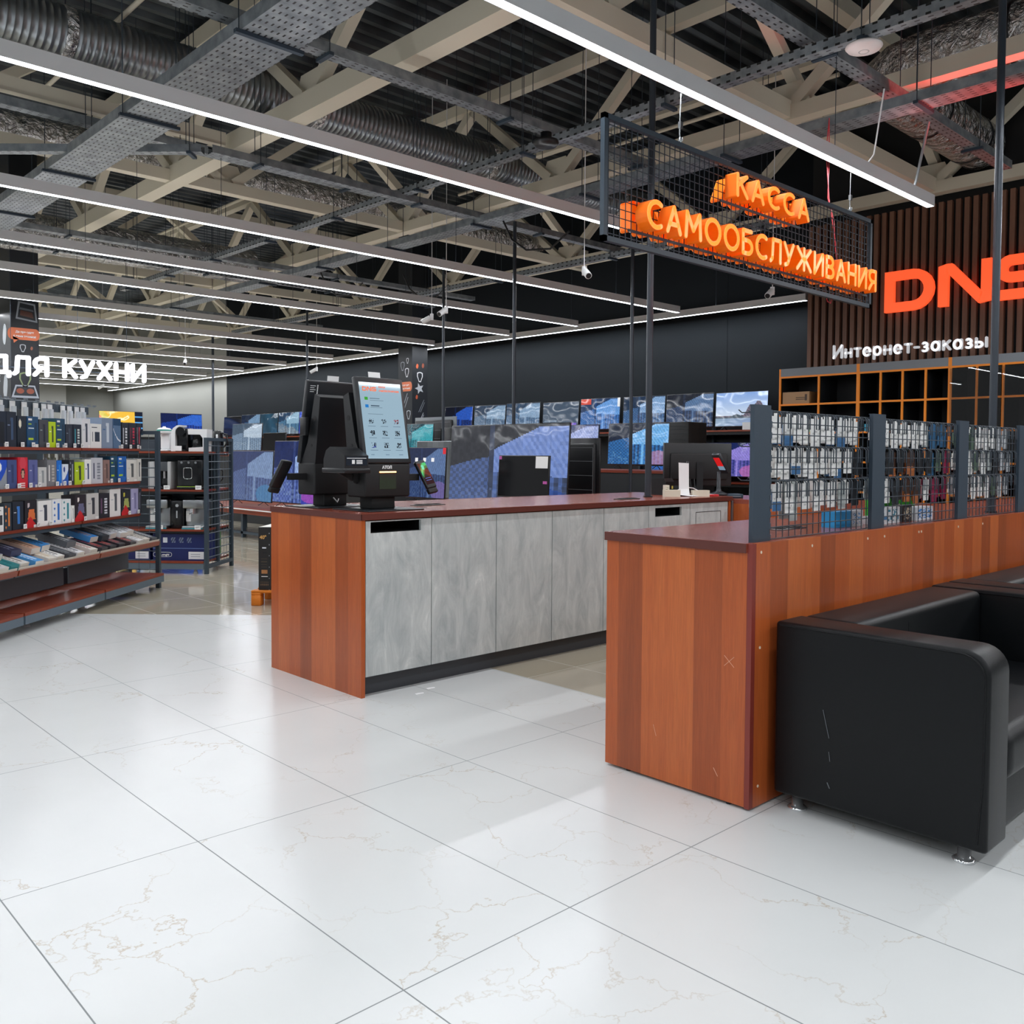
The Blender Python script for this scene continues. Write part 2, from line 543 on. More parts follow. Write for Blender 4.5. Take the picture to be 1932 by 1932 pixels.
# ------------------------------------------------------------------ rounded sign lettering built from strokes
def _arc(cx, cy, rx, ry, a0, a1, n=10):
    return [(cx + rx * math.cos(math.radians(a0 + (a1 - a0) * k / n)), cy + ry * math.sin(math.radians(a0 + (a1 - a0) * k / n))) for k in range(n + 1)]
GLYPH = {
 'К': (.64, [[(.1,.1),(.1,.9)], [(.54,.9),(.14,.5)], [(.24,.58),(.56,.1)]]),
 'А': (.74, [[(.1,.1),(.37,.9),(.64,.1)], [(.2,.35),(.54,.35)]]),
 'С': (.74, [_arc(.43,.5,.33,.4,56,304,14)]),
 'М': (.86, [[(.1,.1),(.15,.9),(.43,.34),(.71,.9),(.76,.1)]]),
 'О': (.86, [_arc(.43,.5,.33,.4,0,360,20)]),
 'Б': (.66, [[(.52,.9),(.1,.9),(.1,.1),(.32,.1)] + _arc(.34,.33,.22,.23,-90,90,8) + [(.1,.56)]]),
 'Л': (.72, [[(.08,.1),(.17,.2),(.21,.9),(.62,.9),(.62,.1)]]),
 'У': (.7, [[(.1,.9),(.36,.36)], [(.6,.9),(.28,.16),(.14,.1)]]),
 'Ж': (1.02, [[(.51,.1),(.51,.9)], [(.12,.9),(.47,.5)], [(.45,.52),(.1,.1)], [(.9,.9),(.55,.5)], [(.57,.52),(.92,.1)]]),
 'И': (.72, [[(.1,.9),(.1,.1),(.62,.9),(.62,.1)]]),
 'В': (.66, [[(.1,.1),(.1,.9),(.32,.9)] + _arc(.33,.71,.19,.19,90,-90,8) + [(.1,.52)], [(.3,.52)] + _arc(.35,.31,.21,.21,90,-90,8) + [(.1,.1)]]),
 'Н': (.7, [[(.1,.1),(.1,.9)], [(.6,.1),(.6,.9)], [(.1,.5),(.6,.5)]]),
 'Я': (.68, [[(.58,.1),(.58,.9),(.34,.9)] + _arc(.33,.67,.22,.23,90,270,8) + [(.58,.44)], [(.36,.44),(.1,.1)]]),
 'Д': (.82, [[(.08,-.04),(.08,.14),(.74,.14),(.74,-.04)], [(.18,.14),(.25,.9),(.62,.9),(.62,.14)]]),
 'Х': (.7, [[(.1,.9),(.6,.1)], [(.6,.9),(.1,.1)]]),
 'н': (.56, [[(.1,.1),(.1,.62)], [(.46,.1),(.46,.62)], [(.1,.37),(.46,.37)]]),
 'т': (.52, [[(.08,.62),(.44,.62)], [(.26,.62),(.26,.1)]]),
 'е': (.6, [[(.1,.37),(.5,.37)] + _arc(.3,.36,.2,.26,8,315,14)]),
 'р': (.6, [[(.1,-.14),(.1,.62)], _arc(.3,.36,.2,.26,0,360,16)]),
 '-': (.38, [[(.08,.38),(.3,.38)]]),
 'з': (.5, [_arc(.24,.49,.14,.13,140,-90,8) + _arc(.24,.23,.16,.13,90,-140,8)]),
 'а': (.6, [_arc(.3,.36,.2,.26,0,360,16), [(.5,.1),(.5,.62)]]),
 'к': (.54, [[(.1,.1),(.1,.62)], [(.44,.62),(.14,.36)], [(.22,.42),(.46,.1)]]),
 'ы': (.76, [[(.1,.62),(.1,.1),(.26,.1)] + _arc(.28,.245,.14,.145,-90,90,6) + [(.1,.39)], [(.64,.1),(.64,.62)]]),
 ' ': (.42, []),
}
def glyph(mb, ch, o, h, ux, uy, uz, s=.2, kx=1., mi=0, inset=0.):
    """rounded strokes, each segment a round ended bar, extruded by uz"""
    o = Vector(o); ux = Vector(ux); uy = Vector(uy)
    for path in GLYPH[ch][1]:
        for (a, b), (c, d) in zip(path, path[1:]):
            ang = math.atan2(d - b, (c - a) * kx); r = s / 2 - inset
            poly = [(c * kx + r * math.cos(ang - pi/2 + pi * k / 6), d + r * math.sin(ang - pi/2 + pi * k / 6)) for k in range(7)]
            poly += [(a * kx + r * math.cos(ang + pi/2 + pi * k / 6), b + r * math.sin(ang + pi/2 + pi * k / 6)) for k in range(7)]
            mb.prism([(p * h, q * h) for p, q in poly], o + Vector(uz), ux, uy, -Vector(uz), mi)
def glyph_word(word, x0, x1, h, gap=.04):
    """start offset of each letter and the sideways stretch that fits the word between x0 and x1"""
    tot = sum(GLYPH[c][0] for c in word) + gap * (len(word) - 1)
    kx = (x1 - x0) / (tot * h); x = x0; out = []
    for c in word:
        out.append((c, x)); x += (GLYPH[c][0] + gap) * h * kx
    return out, kx
# ================================================================== the setting
fl = MB()
fl.add([(-8,-8,0),(12.5,-8,0),(12.5,1.83,0),(3.81,1.83,0),(3.81,6.72,0),(-8,18.0,0)], [(0,1,2,3,4,5)])
struct(fl.build('floor', TILE))
fb = MB()
fb.add([(3.81,1.83,0),(12.5,1.83,0),(12.5,35,0),(-8,35,0),(-8,18.0,0),(3.81,6.72,0)], [(0,1,2,3,4,5)])
struct(fb.build('floor_beige', BEIGE))
# roof deck: trapezoidal sheet, ribs along x
dk = MB()
prof = []; y = -8.
while y < 35.2:
    prof += [(y, 6.45), (y + .10, 6.45), (y + .135, 6.37), (y + .215, 6.37)]
    y += .25
vs = [(-8, a, b) for a, b in prof] + [(13, a, b) for a, b in prof]
n = len(prof)
dk.add(vs, [(i, i + 1, n + i + 1, n + i) for i in range(n - 1)])
struct(dk.build('ceiling', DECK))
wb = MB()
for y0, y1 in ((-8, 8.18), (8.2, 16.9), (16.92, 25.7)):
    wb.box((12.5, y0, 0), (12.62, y1, 6.45))
wb.box((12.505, -8, 0), (12.7, 25.7, 6.45))
struct(wb.build('wall_back', WALLBLK))
struct(MB().box((12.5, 25.7, 0), (12.7, 35, 6.45)).build('wall_back_grey', WALLGREY))
wf = MB().box((-8, 35, 0), (12.7, 35.2, 6.45))
struct(wf.build('wall_far', WALLGREY))
pl = MB().box((9.6, 33.9, 0), (10.5, 35, 6.45)); pl.box((6.2, 34.5, 0), (6.9, 35, 6.45))
struct(pl.build('pillar_far', mat('light grey pilaster', '#a9aaa6', .7)))

# slatted timber cladding behind the collection shelves
SLAT = wood('dark walnut slat', ('#6b4a3a', '#7d5846', '#8f6852'), along='z', plank=.07, gloss=.5)
sw = MB()
y = 6.5
sw.box((12.0, -4.2, 2.30), (12.06, 6.52, 4.62), 1)
while y > -4.2:
    sw.box((11.93, y - .058, 2.32), (12.0, y, 4.60), 0)
    y -= .105
o = sw.build('wall_slats', [SLAT, BLACKM])
struct(o)
struct(MB().box((12.06, -4.2, 0), (12.5, 6.52, 6.45)).build('wall_slat_backing', BLACKM))

# ------------------------------------------------------------------ columns with stickers
def stickers(parent, o, ux, uy, nrm, items):
    """flat vinyl stickers stuck on a column face; (kind,a,b,size,col)"""
    o = Vector(o); ux = Vector(ux); uy = Vector(uy); nrm = Vector(nrm)
    for kind, a, b, sz, col in items:
        mb = MB(); P = o + ux * a + uy * b + nrm * .002
        def poly(pts, c, lift=0):
            mb.prism([(q * sz, r * sz) for q, r in pts], P + nrm * lift, ux, uy, -nrm * .0015, 0, lin(c))
        if kind == 'bubble':
            pts = [(-.5 + .14 * math.cos(t) + .08, .18 * math.sin(t)) for t in [pi/2 + k * pi / 8 for k in range(9)]]
            pts += [(.36 + .14 * math.cos(t), .18 * math.sin(t)) for t in [-pi/2 + k * pi / 8 for k in range(9)]]
            poly([(x * 1.06, y_ * 1.25) for x, y_ in pts], col)
            poly([(-.42, -.1), (-.2, -.2), (-.38, -.36)], col)
            nm = 'speech_bubble_sticker'
        elif kind == 'ring':
            for k in range(10):
                t0, t1 = 2 * pi * k / 10, 2 * pi * (k + 1) / 10
                s0 = 1 + .18 * math.sin(3 * t0); s1 = 1 + .18 * math.sin(3 * t1)
                poly([(.34*s0*math.cos(t0), .5*s0*math.sin(t0)), (.34*s1*math.cos(t1), .5*s1*math.sin(t1)),
                      (.25*s1*math.cos(t1), .4*s1*math.sin(t1)), (.25*s0*math.cos(t0), .4*s0*math.sin(t0))], col)
            nm = 'outline_sticker'
        elif kind == 'blob':
            poly([(.3 * math.cos(t) * (1 + .15 * math.sin(2 * t)), .5 * math.sin(t)) for t in [2 * pi * k / 14 for k in range(14)]], col)
            nm = 'leaf_sticker'
        elif kind == 'oven':
            poly([(-.5, -.38), (.5, -.5), (.4, .42), (-.38, .5)], '#8b9298')
            poly([(-.42, -.3), (.42, -.42), (.33, .34), (-.3, .42)], '#20262c', .001)
            poly([(-.34, .1), (.33, .02), (.3, .12), (-.3, .2)], '#5b6268', .002)
            poly([(-.3, -.2), (.32, -.3), (.26, -.02), (-.28, .06)], '#5a3a30', .002)
            nm = 'oven_sticker'
        elif kind == 'hob':
            poly([(-.6, -.3), (.6, -.3), (.42, .3), (-.42, .3)], '#a3aab4')
            poly([(-.5, -.2), (.5, -.2), (.37, .23), (-.37, .23)], '#232a31', .001)
            for cx in (-.22, .22):
                poly([(cx + .17 * math.cos(t), .02 + .13 * math.sin(t)) for t in [2*pi*k/12 for k in range(12)]], '#8a4a36', .002)
            nm = 'hob_sticker'
        elif kind == 'slash':
            poly([(-.3, -.5), (-.22, -.5), (.3, .5), (.24, .5)], col); poly([(-.12, -.5), (-.05, -.5), (.36, .3), (.3, .3)], col)
            nm = 'brush_stroke_sticker'
        elif kind == 'star':
            poly([((.5 if k % 2 else .22) * math.cos(pi * k / 5), (.5 if k % 2 else .22) * math.sin(pi * k / 5)) for k in range(10)], col)
            nm = 'splash_sticker'
        ob = mb.build(nm, PAINT, parent)
        if kind == 'bubble':
            t = MB()
            for i, line in enumerate(('Да пребудет', 'с вами техника!')):
                t.text(line, .075 * sz, P + nrm * .002 + uy * (.04 - .16 * i) * sz, ux, uy, 0, .004 * sz, align='CENTER', width=None)
            t.build('lettering', PAPER, ob)

col1 = thing('column', 'black square column with appliance stickers behind the kitchen sign', 'column', (4.34, 16.2, 0))
MB().box((-.21, -.2, 0), (.21, .42, 6.36)).build('shaft', mat('black column paint', '#171c22', .5), col1)
stickers(col1, (0, -.2, 0), (1, 0, 0), (0, 0, 1), (0, -1, 0), [
    ('oven', .03, 3.60, .32, 0), ('bubble', .0, 3.24, .42, '#d9744a'), ('ring', -.03, 3.02, .13, '#b9bcc2'),
    ('blob', .10, 3.02, .06, '#9a5a42'), ('ring', .0, 2.52, .26, '#7b8b62'), ('hob', 0, 2.32, .34, 0), ('ring', .06, 3.9, .16, '#2f3942')])
stickers(col1, (-.21, .1, 0), (0, -1, 0), (0, 0, 1), (-1, 0, 0), [
    ('blob', -.02, 3.25, .34, '#b9bfc6'), ('blob', -.02, 2.75, .2, '#9aa2aa'), ('blob', 0, 2.4, .4, '#b4bbc2')])
struct(col1)
col2 = thing('column', 'black sticker covered column in front of the wall of televisions', 'column', (11.62, 15.3, 0))
MB().box((-.22, -.24, 0), (.18, .24, 6.36)).build('shaft', MATS['black column paint'], col2)
stickers(col2, (0, -.24, 0), (1, 0, 0), (0, 0, 1), (0, -1, 0), [
    ('ring', -.02, 2.97, .22, '#d8dade'), ('star', -.03, 2.72, .24, '#aeb4bb'), ('blob', -.09, 3.18, .1, '#c8623c'),
    ('blob', .06, 3.20, .1, '#8a4a36'), ('blob', -.1, 2.54, .09, '#b5583a'), ('slash', .02, 2.36, .26, '#6d747b'), ('slash', .02, 2.12, .2, '#a9afb6')])
stickers(col2, (-.22, 0, 0), (0, -1, 0), (0, 0, 1), (-1, 0, 0), [
    ('bubble', .0, 2.76, .44, '#d9744a'), ('ring', .06, 3.06, .2, '#dfe1e4'), ('ring', -.09, 3.2, .2, '#8d949b'), ('ring', .08, 3.3, .12, '#dfe1e4'),
    ('slash', -.03, 2.42, .4, '#8b9198'), ('ring', .12, 2.18, .2, '#a9afb6'), ('blob', -.15, 2.45, .17, '#9a6a5a')])
struct(col2)

# ================================================================== ceiling lights
def led(ax, pos, a0, a1, z, label, cables=5, power=1.):
    """hanging LED profile along x (ax='x', y=pos) or along y"""
    t = thing('linear_light', label, 'ceiling light', (a0, pos, z) if ax == 'x' else (pos, a0, z), 0 if ax == 'x' else pi / 2,
              'LED strip lights hung under the roof')
    L = a1 - a0
    h = MB()
    h.box((0, -.036, .012), (L, .036, .10)); h.box((0, -.036, 0), (L, -.031, .012)); h.box((0, .031, 0), (L, .036, .012))
    h.box((0, -.031, 0), (.004, .031, .012)); h.box((L - .004, -.031, 0), (L, .031, .012))
    h.build('housing', HOUS, t)
    MB().box((.004, -.031, .001), (L - .004, .031, .012)).build('diffuser', DIFF, t)
    for k in range(cables):
        x = L * (k + .5) / cables
        MB().cyl((x, 0, .10), (x, 0, 6.40 - z), .003, 5, caps=False).build('cable', WIRE, t)
    ld = bpy.data.lights.new('led_light', 'AREA')
    ld.shape = 'RECTANGLE'; ld.size = L - .01; ld.size_y = .06
    ld.energy = LED_W_PER_M * L * power; ld.color = LED_COLOR
    lo = bpy.data.objects.new('led_light', ld); C.objects.link(lo)
    lo.parent = t; lo.location = (L / 2, 0, -.003)
    # added upward fill light that brightens the beams and roof deck
    lu = bpy.data.lights.new('led_uplight', 'AREA')
    lu.shape = 'RECTANGLE'; lu.size = L - .01; lu.size_y = .03
    lu.energy = LED_W_PER_M * L * UP_SHARE; lu.color = LED_COLOR
    lo = bpy.data.objects.new('led_uplight', lu); C.objects.link(lo)
    lo.parent = t; lo.location = (L / 2, 0, .104); lo.rotation_euler = (pi, 0, 0)
    return t
ys = [5.83, 8.59, 10.75, 12.5, 14.75, 16.65, 18.6, 20.8, 23.1, 25.4, 27.7, 30.0, 32.3]
led('x', 3.375, -6.0, 8.36, 3.6, 'nearest long LED strip light, directly above the orange letter sign', 4)
for i, y in enumerate(ys):
    led('x', y, -6.5, 7.35 if i == 0 else 11.72, 3.6, cables=4 if i == 0 else 6, label=
        '%s long LED strip light behind the one above the orange letter sign' % ORD[i])
led('y', 12.08, 6.6, 34.3, 3.6, 'very long LED strip light running along the black television wall', 9)
led('y', 9.6, -6.0, 2.4, 3.6, 'LED strip light in front of the collection shelves, outside the picture', 4, 2.6)  # unseen extra strip, put in to brighten the orange edged shelves
for y, nm in ((.9, 'LED strip light over the armchair side of the hall, outside the picture'), (-1.6, 'LED strip light behind the viewpoint, outside the picture'),
              (-4.1, 'rear LED strip light near the entrance, outside the picture'), (-6.5, 'rearmost LED strip light by the entrance, outside the picture')):
    led('x', y, -6.5, 9.2, 3.6, nm, 4)

# ================================================================== roof steelwork
def truss(ax, pos, a0, a1, z0, z1, panel, label, w=.15, d=.115):
    t = thing('roof_truss', label, 'roof truss', (a0, pos, 0) if ax == 'x' else (pos, a0, 0), 0 if ax == 'x' else pi / 2, 'beige steel roof trusses')
    L = a1 - a0
    MB().box((0, -w / 2, z0), (L, w / 2, z0 + w)).build('bottom_chord', BEAM, t)
    MB().box((0, -w / 2, z1), (L, w / 2, z1 + w)).build('top_chord', BEAM, t)
    npan = max(1, round(L / panel)); p = L / npan
    A = B = None
    for k in range(npan):
        x = k * p
        for kind in (0, 1):
            src = (A, B)[kind]
            if src is None:
                mb = MB()
                if kind == 0: mb.bar((.08, 0, z0 + w), (p / 2, 0, z1), d, d)
                else: mb.bar((p / 2, 0, z1), (p - .08, 0, z0 + w), d, d)
                src = mb.build('diagonal', BEAM, t)
                if kind == 0: A = src
                else: B = src
            else:
                o = src.copy(); C.objects.link(o); o.location.x = x
    g = None
    for k in range(npan + 1):
        if g is None:
            g = MB().prism([(-.28, 0), (.28, 0), (.16, .26), (-.16, .26)], (0, -.006, z0 + w - .02), (1, 0, 0), (0, 0, 1), (0, .012, 0)).build('gusset_plate', BEAM, t)
        else:
            o = g.copy(); C.objects.link(o); o.location.x = k * p
    return t
truss('y', 4.78, 1.6, 33.6, 4.70, 6.1, 3.2, 'beige roof truss running away from the viewer above the checkout counter', .20)
truss('y', 8.32, 1.6, 33.6, 4.70, 6.1, 3.2, 'beige roof truss running away from the viewer between the counter and wall trusses')
truss('y', 11.9, 1.6, 33.6, 4.70, 6.1, 3.2, 'beige roof truss closest to the black television wall')
truss('y', 1.2, 4.8, 33.6, 4.70, 6.1, 3.2, 'beige roof truss farthest left, over the kitchen shelves')
truss('x', 4.8, -1.5, 12.4, 4.72, 6.12, 3.5, 'cross truss of beige steel just above and behind the orange letter sign', .17)
truss('x', 11.2, -1.5, 12.4, 4.72, 6.12, 3.5, 'second beige cross truss from the viewer, beside the foil wrapped duct', .14)
truss('x', 17.6, -1.5, 12.4, 4.72, 6.12, 3.5, 'third beige cross truss from the viewer')
truss('x', 24.0, -1.5, 12.4, 4.72, 6.12, 3.5, 'farthest beige cross truss from the viewer')
t = thing('steel_beam', 'beige beam crossing below the roof at upper left, ending on a long truss', 'beam', (-1.5, 9.5, 4.72), 0)
MB().box((0, -.05, 0), (6.1, .05, .14)).build('web', BEAM, t)
for i, (x, y0, y1, nm) in enumerate(((2.5, 4.9, 11.1, 'left'), (6.5, 1.6, 11.1, 'middle'), (10.1, 4.9, 11.1, 'right'), (6.5, 11.3, 17.5, 'farther'))):
    tag(MB().box((x - .07, y0, 6.0), (x + .07, y1, 6.16)).build('purlin', BEAM),
        'beige purlin under the dark roof deck, the %s one between trusses' % nm, 'beam', 'purlins under the roof deck')
for i, (x, z, y0, y1, nm) in enumerate(((5.9, 5.5, 4.8, 11.2, 'over the checkout counter'), (9.4, 5.5, 4.8, 11.2, 'over the television islands'), (3.3, 5.5, 4.8, 11.2, 'over the kitchen shelves'), (7.2, 5.6, 11.2, 17.6, 'far over the television islands'))):
    tag(MB().cyl((x, y0, z), (x, y1, z), .025, 8).build('brace_rod', BEAM), 'thin beige bracing pipe under the roof %s' % nm, 'brace', 'bracing pipes under the roof')

# ------------------------------------------------------------------ ducts
def spiral(y, x0, x1, z, r, m_, step, label, bump=.005):
    t = thing('air_duct', label, 'air duct', (x0, y, z))
    prof = []; x = 0.
    while x < x1 - x0:
        prof += [(r, x), (r, x + step * .72), (r + bump, x + step * .82), (r + bump, x + step * .92)]
        x += step
    d = MB(); d.lathe(prof, n=26, axis='x'); d.build('pipe', m_, t)
    k = 1.4
    while k < x1 - x0:
        b = MB(); b.lathe([(r + .004, k - .05), (r + .014, k - .045), (r + .014, k + .045), (r + .004, k + .05)], n=26, axis='x')
        b.build('joint_band', FOIL if bump else GALV, t)
        h = MB(); h.cyl((k, 0, r), (k, 0, 6.37 - z), .005, 5); h.build('hanger_rod', WIRE, t)
        k += 2.6
spiral(8.95, -1.2, 11.3, 5.2, .22, GALV, .062, 'ribbed silver spiral duct crossing the roof at upper left')
spiral(12.0, -1.2, 11.9, 5.2, .19, FOIL, .3, 'foil wrapped duct behind the ribbed spiral duct', .003)
spiral(15.4, -1.2, 8.0, 4.75, .3, FOIL, .4, 'thick foil wrapped duct far back beside the black column', .004)
t = thing('air_duct', 'big crinkled foil duct with an elbow at upper right', 'air duct', (9.05, 1.0, 5.2))
pts = [(0, -.4, 0), (0, 1.2, 0), (0, 2.3, 0), (0, 2.75, 0), (.06, 3.0, 0), (.2, 3.18, 0), (.45, 3.25, 0), (.9, 3.25, 0), (2.0, 3.25, 0), (2.95, 3.25, 0)]
d = MB(); d.tube(pts, .285, 28); d.build('pipe', FOIL, t)
for k, (p, q) in enumerate((((0, .55, 0), (0, .585, 0)), ((0, 1.9, 0), (0, 1.935, 0)), ((1.3, 3.25, 0), (1.335, 3.25, 0)), ((2.5, 3.25, 0), (2.535, 3.25, 0)))):
    MB().cyl(p, q, .292, 28).build('strap', BLACK, t)

# ------------------------------------------------------------------ cable trays
def tray(p0, p1, w_, h_, label, every=1.6, m_=None):
    p0 = Vector(p0); p1 = Vector(p1); d = p1 - p0; L = d.length
    t = thing('cable_tray', label, 'cable tray', p0, math.atan2(d.y, d.x), 'perforated cable trays')
    b = MB()
    b.box((0, -w_ / 2, 0), (L, w_ / 2, .004))
    b.box((0, -w_ / 2, .004), (L, -w_ / 2 + .004, h_)); b.box((0, w_ / 2 - .004, .004), (L, w_ / 2, h_))
    b.box((0, -w_ / 2, h_), (L, -w_ / 2 + .014, h_ + .003)); b.box((0, w_ / 2 - .014, h_), (L, w_ / 2, h_ + .003))
    b.build('channel', m_ or PERF, t)
    x = .5
    while x < L:
        for sgn in (-1, 1):
            MB().cyl((x, sgn * (w_ / 2 + .012), -.03), (x, sgn * (w_ / 2 + .012), 6.38 - p0.z), .004, 5).build('hanger_rod', WIRE, t)
        MB().box((x - .02, -w_ / 2 - .04, -.028), (x + .02, w_ / 2 + .04, -.002)).build('cross_bracket', ANTH, t)
        x += every
    return t
tray((-.5, 6.14, 4.42), (7.86, 6.14, 4.42), .12, .08, 'narrow perforated cable tray between the two nearest light strips', 1.9)
tray((3.15, 3.2, 4.22), (3.15, 15.5, 4.22), .44, .09, 'wide perforated cable tray at upper left running away from the viewer', 2.1)
tray((6.25, .8, 4.3), (6.25, 17.0, 4.3), .10, .07, 'narrow cable tray passing right behind the top of the orange letter sign', 1.7)
tray((7.5, .8, 4.2), (7.5, 18.5, 4.2), .24, .08, 'medium cable tray with red glow at upper right, running away from the viewer', 1.8)
tray((4.54, 3.46, 4.42), (10.5, 3.46, 4.42), .12, .08, 'narrow red lit cable tray running towards the slatted wall', 1.5)
tray((3.95, 8.445, 4.25), (10.2, 8.445, 4.25), .10, .07, 'dark cable tray in the middle of the roof, in front of the kinked one', 2.0, PERF)
tray((2.02, 10.31, 4.25), (3.90, 8.50, 4.25), .10, .07, 'short slanting cable tray joined to the dark middle one', 1.0)
tray((1.6, 9.41, 4.55), (9.4, 9.41, 4.55), .12, .08, 'narrow cable tray just beyond the slanting one', 2.0)
tray((1.6, 13.73, 4.42), (11.9, 13.73, 4.42), .14, .07, 'long cable tray behind the third light strip', 2.2)
tray((1.6, 17.05, 4.42), (11.9, 17.05, 4.42), .14, .07, 'long cable tray beside the black column', 2.2)
tray((1.6, 14.95, 4.42), (11.9, 14.95, 4.42), .08, .05, 'thin cable rail between the two long rear trays', 2.4)
tray((1.6, 19.4, 4.42), (11.9, 19.4, 4.42), .14, .07, 'long cable tray farthest back', 2.6)
tray((9.9, 5.5, 4.15), (9.9, 20.0, 4.15), .10, .07, 'cable tray hanging in front of the black wall', 2.4)

# small ceiling devices
t = thing('access_point', 'round white wireless access point under the tray at upper right', 'access point', (6.19, 2.98, 4.23))
d = MB(); d.lathe([(.0, -.045), (.05, -.045), (.11, -.03), (.125, -.012), (.12, 0), (0, 0)], n=28); d.build('dome', mat('white dome', '#efe6e4', .4), t)
d = MB(); d.lathe([(.028, -.0455), (.034, -.047), (.038, -.0445)], n=24); d.build('ring', mat('grey ring', '#b9b4b3', .4), t)
d = MB(); d.cyl((0, 0, 0), (0, 0, .06), .03, 12); d.build('bracket', ANTH, t)
t = thing('ceiling_speaker', 'black round speaker hanging from the tray behind the orange letter sign', 'speaker', (5.75, 5.66, 4.07))
d = MB(); d.lathe([(0, 0), (.09, 0), (.115, .03), (.11, .05), (.05, .07), (.05, .12), (0, .13)], n=24); d.build('body', BLACK, t)
for k, (x, y, z, nm) in enumerate(((7.94, 10.04, 3.25, 'left one of the pair over the kiosks'), (7.80, 9.55, 3.28, 'right one of the pair over the kiosks'), (7.04, 6.36, 3.24, 'left of the orange letter sign'),
        (10.68, 17.6, 3.2, 'above the rear of the nearer kiosk screens'), (9.32, 5.52, 3.22, 'below the orange letter sign'), (8.3, 19.0, 3.3, 'far back near the end of the strip lights'), (9.2, 26.5, 3.2, 'above the kitchen sign letters'))):
    t = thing('security_camera', 'white security camera on a drop pole, %s' % nm, 'camera', (x, y, z), 2.4 + .9 * (k % 3), 'white security cameras')
    MB().cyl((0, 0, .05), (0, 0, 6.38 - z), .005, 8).build('drop_pole', WHITE, t)
    MB().cyl((0, 0, -.02), (0, 0, .07), .025, 12).build('joint', WHITE, t)
    d = MB(); d.cyl((.02, 0, .02), (.14, 0, -.05), .036, 14); d.build('body', WHITE, t)
    d = MB(); d.cyl((.14, 0, -.05), (.146, 0, -.0535), .028, 14); d.build('lens', BLACK, t)
# cables looping under the roof
tag(MB().tube([(7.0, 3.2, 4.22), (7.02, 3.25, 3.95), (7.06, 3.3, 3.75), (7.08, 3.36, 3.7)], .007, 6).build('power_cable', WHITE),
    'white cable dropping to the light strip above the orange sign', 'cable')
tag(MB().tube([(7.9, 3.22, 4.2), (7.92, 3.28, 3.95), (7.98, 3.35, 3.75), (8.0, 3.375, 3.7)], .012, 8).build('cable_conduit', mat('grey conduit', '#777b7e', .5)),
    'grey conduit dropping from the red lit tray to the end of a light strip', 'cable')
for k, (x, y) in enumerate(((7.6, 12.4), (8.6, 11.6), (7.5, 8.1))):
    tag(MB().tube([(x, y, 4.18), (x + .05, y - .1, 3.95), (x + .1, y - .3, 3.8), (x + .1, y - .7, 3.75), (x + .1, y - 1.0, 3.9)], .012, 7).build('power_cable', BLACK),
        'black cable loop under the roof, %s over the television islands' % ('farthest back', 'second back', 'nearest')[k], 'cable', 'black cable loops')
# ================================================================== front checkout counter (grey fronts)
TOP = 1.02
t = thing('checkout_counter', 'long checkout counter with grey stone look fronts and cherry wood end', 'counter', (2.80, 4.155, 0))
MB().box((0, 0, 0), (.026, 1.0, TOP - .036)).build('end_panel', WOOD, t)
MB().box((3.59, -.0, 0), (3.62, 1.0, TOP - .036)).build('end_panel', WOOD, t)
MB().box((.026, .97, 0), (3.59, 1.0, TOP - .036)).build('back_panel', WOOD, t)
MB().box((.026, .06, 0), (3.59, .075, .105)).build('plinth', mat('dark grey plinth', '#3a3f44', .5), t)
MB().box((.026, .04, .105), (3.59, .97, .125)).build('bottom_board', BLACKM, t)
MB().box((3.635, .0, 0), (3.66, .06, TOP - .036)).build('metal_post', STEELC, t)
xs = [.029, .494, 1.009, 1.511, 2.033, 2.538, 3.059, 3.584]
def door_panel(x0, x1, slot=None):
    b = MB(); zt = TOP - .042; zb = .112
    if slot:
        a, c, zl, zh = slot
        b.box((x0, .004, zb), (x1, .022, zl)); b.box((x0, .004, zl), (a, .022, zt)); b.box((c, .004, zl), (x1, .022, zt))
        b.box((a, .004, zh), (c, .022, zt))
    else:
        b.box((x0, .004, zb), (x1, .022, zt))
    return b
for i in range(7):
    x0, x1 = xs[i] + .003, xs[i + 1] - .003
    slot = (.064, .415, .91, .972) if i == 0 else (2.618, 2.948, .892, .958) if i == 5 else None
    d = door_panel(x0, x1, slot).build('door', STONE, t)
    if slot:
        a, c, zl, zh = slot
        g = MB(); g.box((a, .022, zl - .01), (c, .40, zl)); g.box((a - .006, .022, zl), (a, .40, zh)); g.box((c, .022, zl), (c + .006, .4, zh))
        g.box((a, .40, zl), (c, .41, zh)); g.box((a, .022, zh), (c, .40, zh + .006))
        g.build('paper_slot', BLACKM, d)
    if i == 6:
        h = MB(); a, c, zl, zh = 3.135, 3.478, .52, .905
        for lo, hi in (((a, zl), (c, zl + .004)), ((a, zh), (c, zh + .004)), ((a, zl), (a + .004, zh)), ((c, zl), (c + .004, zh))):
            h.box((lo[0], .0025, lo[1]), (hi[0], .0045, hi[1]))
        h.build('hatch_outline', BLACKM, d)
w_ = MB(); w_.box((0, 0, 0), (3.64, 1.01, .036))
o = thing('worktop', 'cherry wood worktop of the grey fronted checkout counter', 'worktop', (2.797, 4.148, TOP - .036))
w_.build('board', WOODTOP, o)
e = MB(); e.box((-.003, -.003, .001), (3.64, -.0005, .0345)); e.box((-.003, -.003, .001), (-.0005, 1.01, .0345)); e.build('edge_band', EDGE, o)
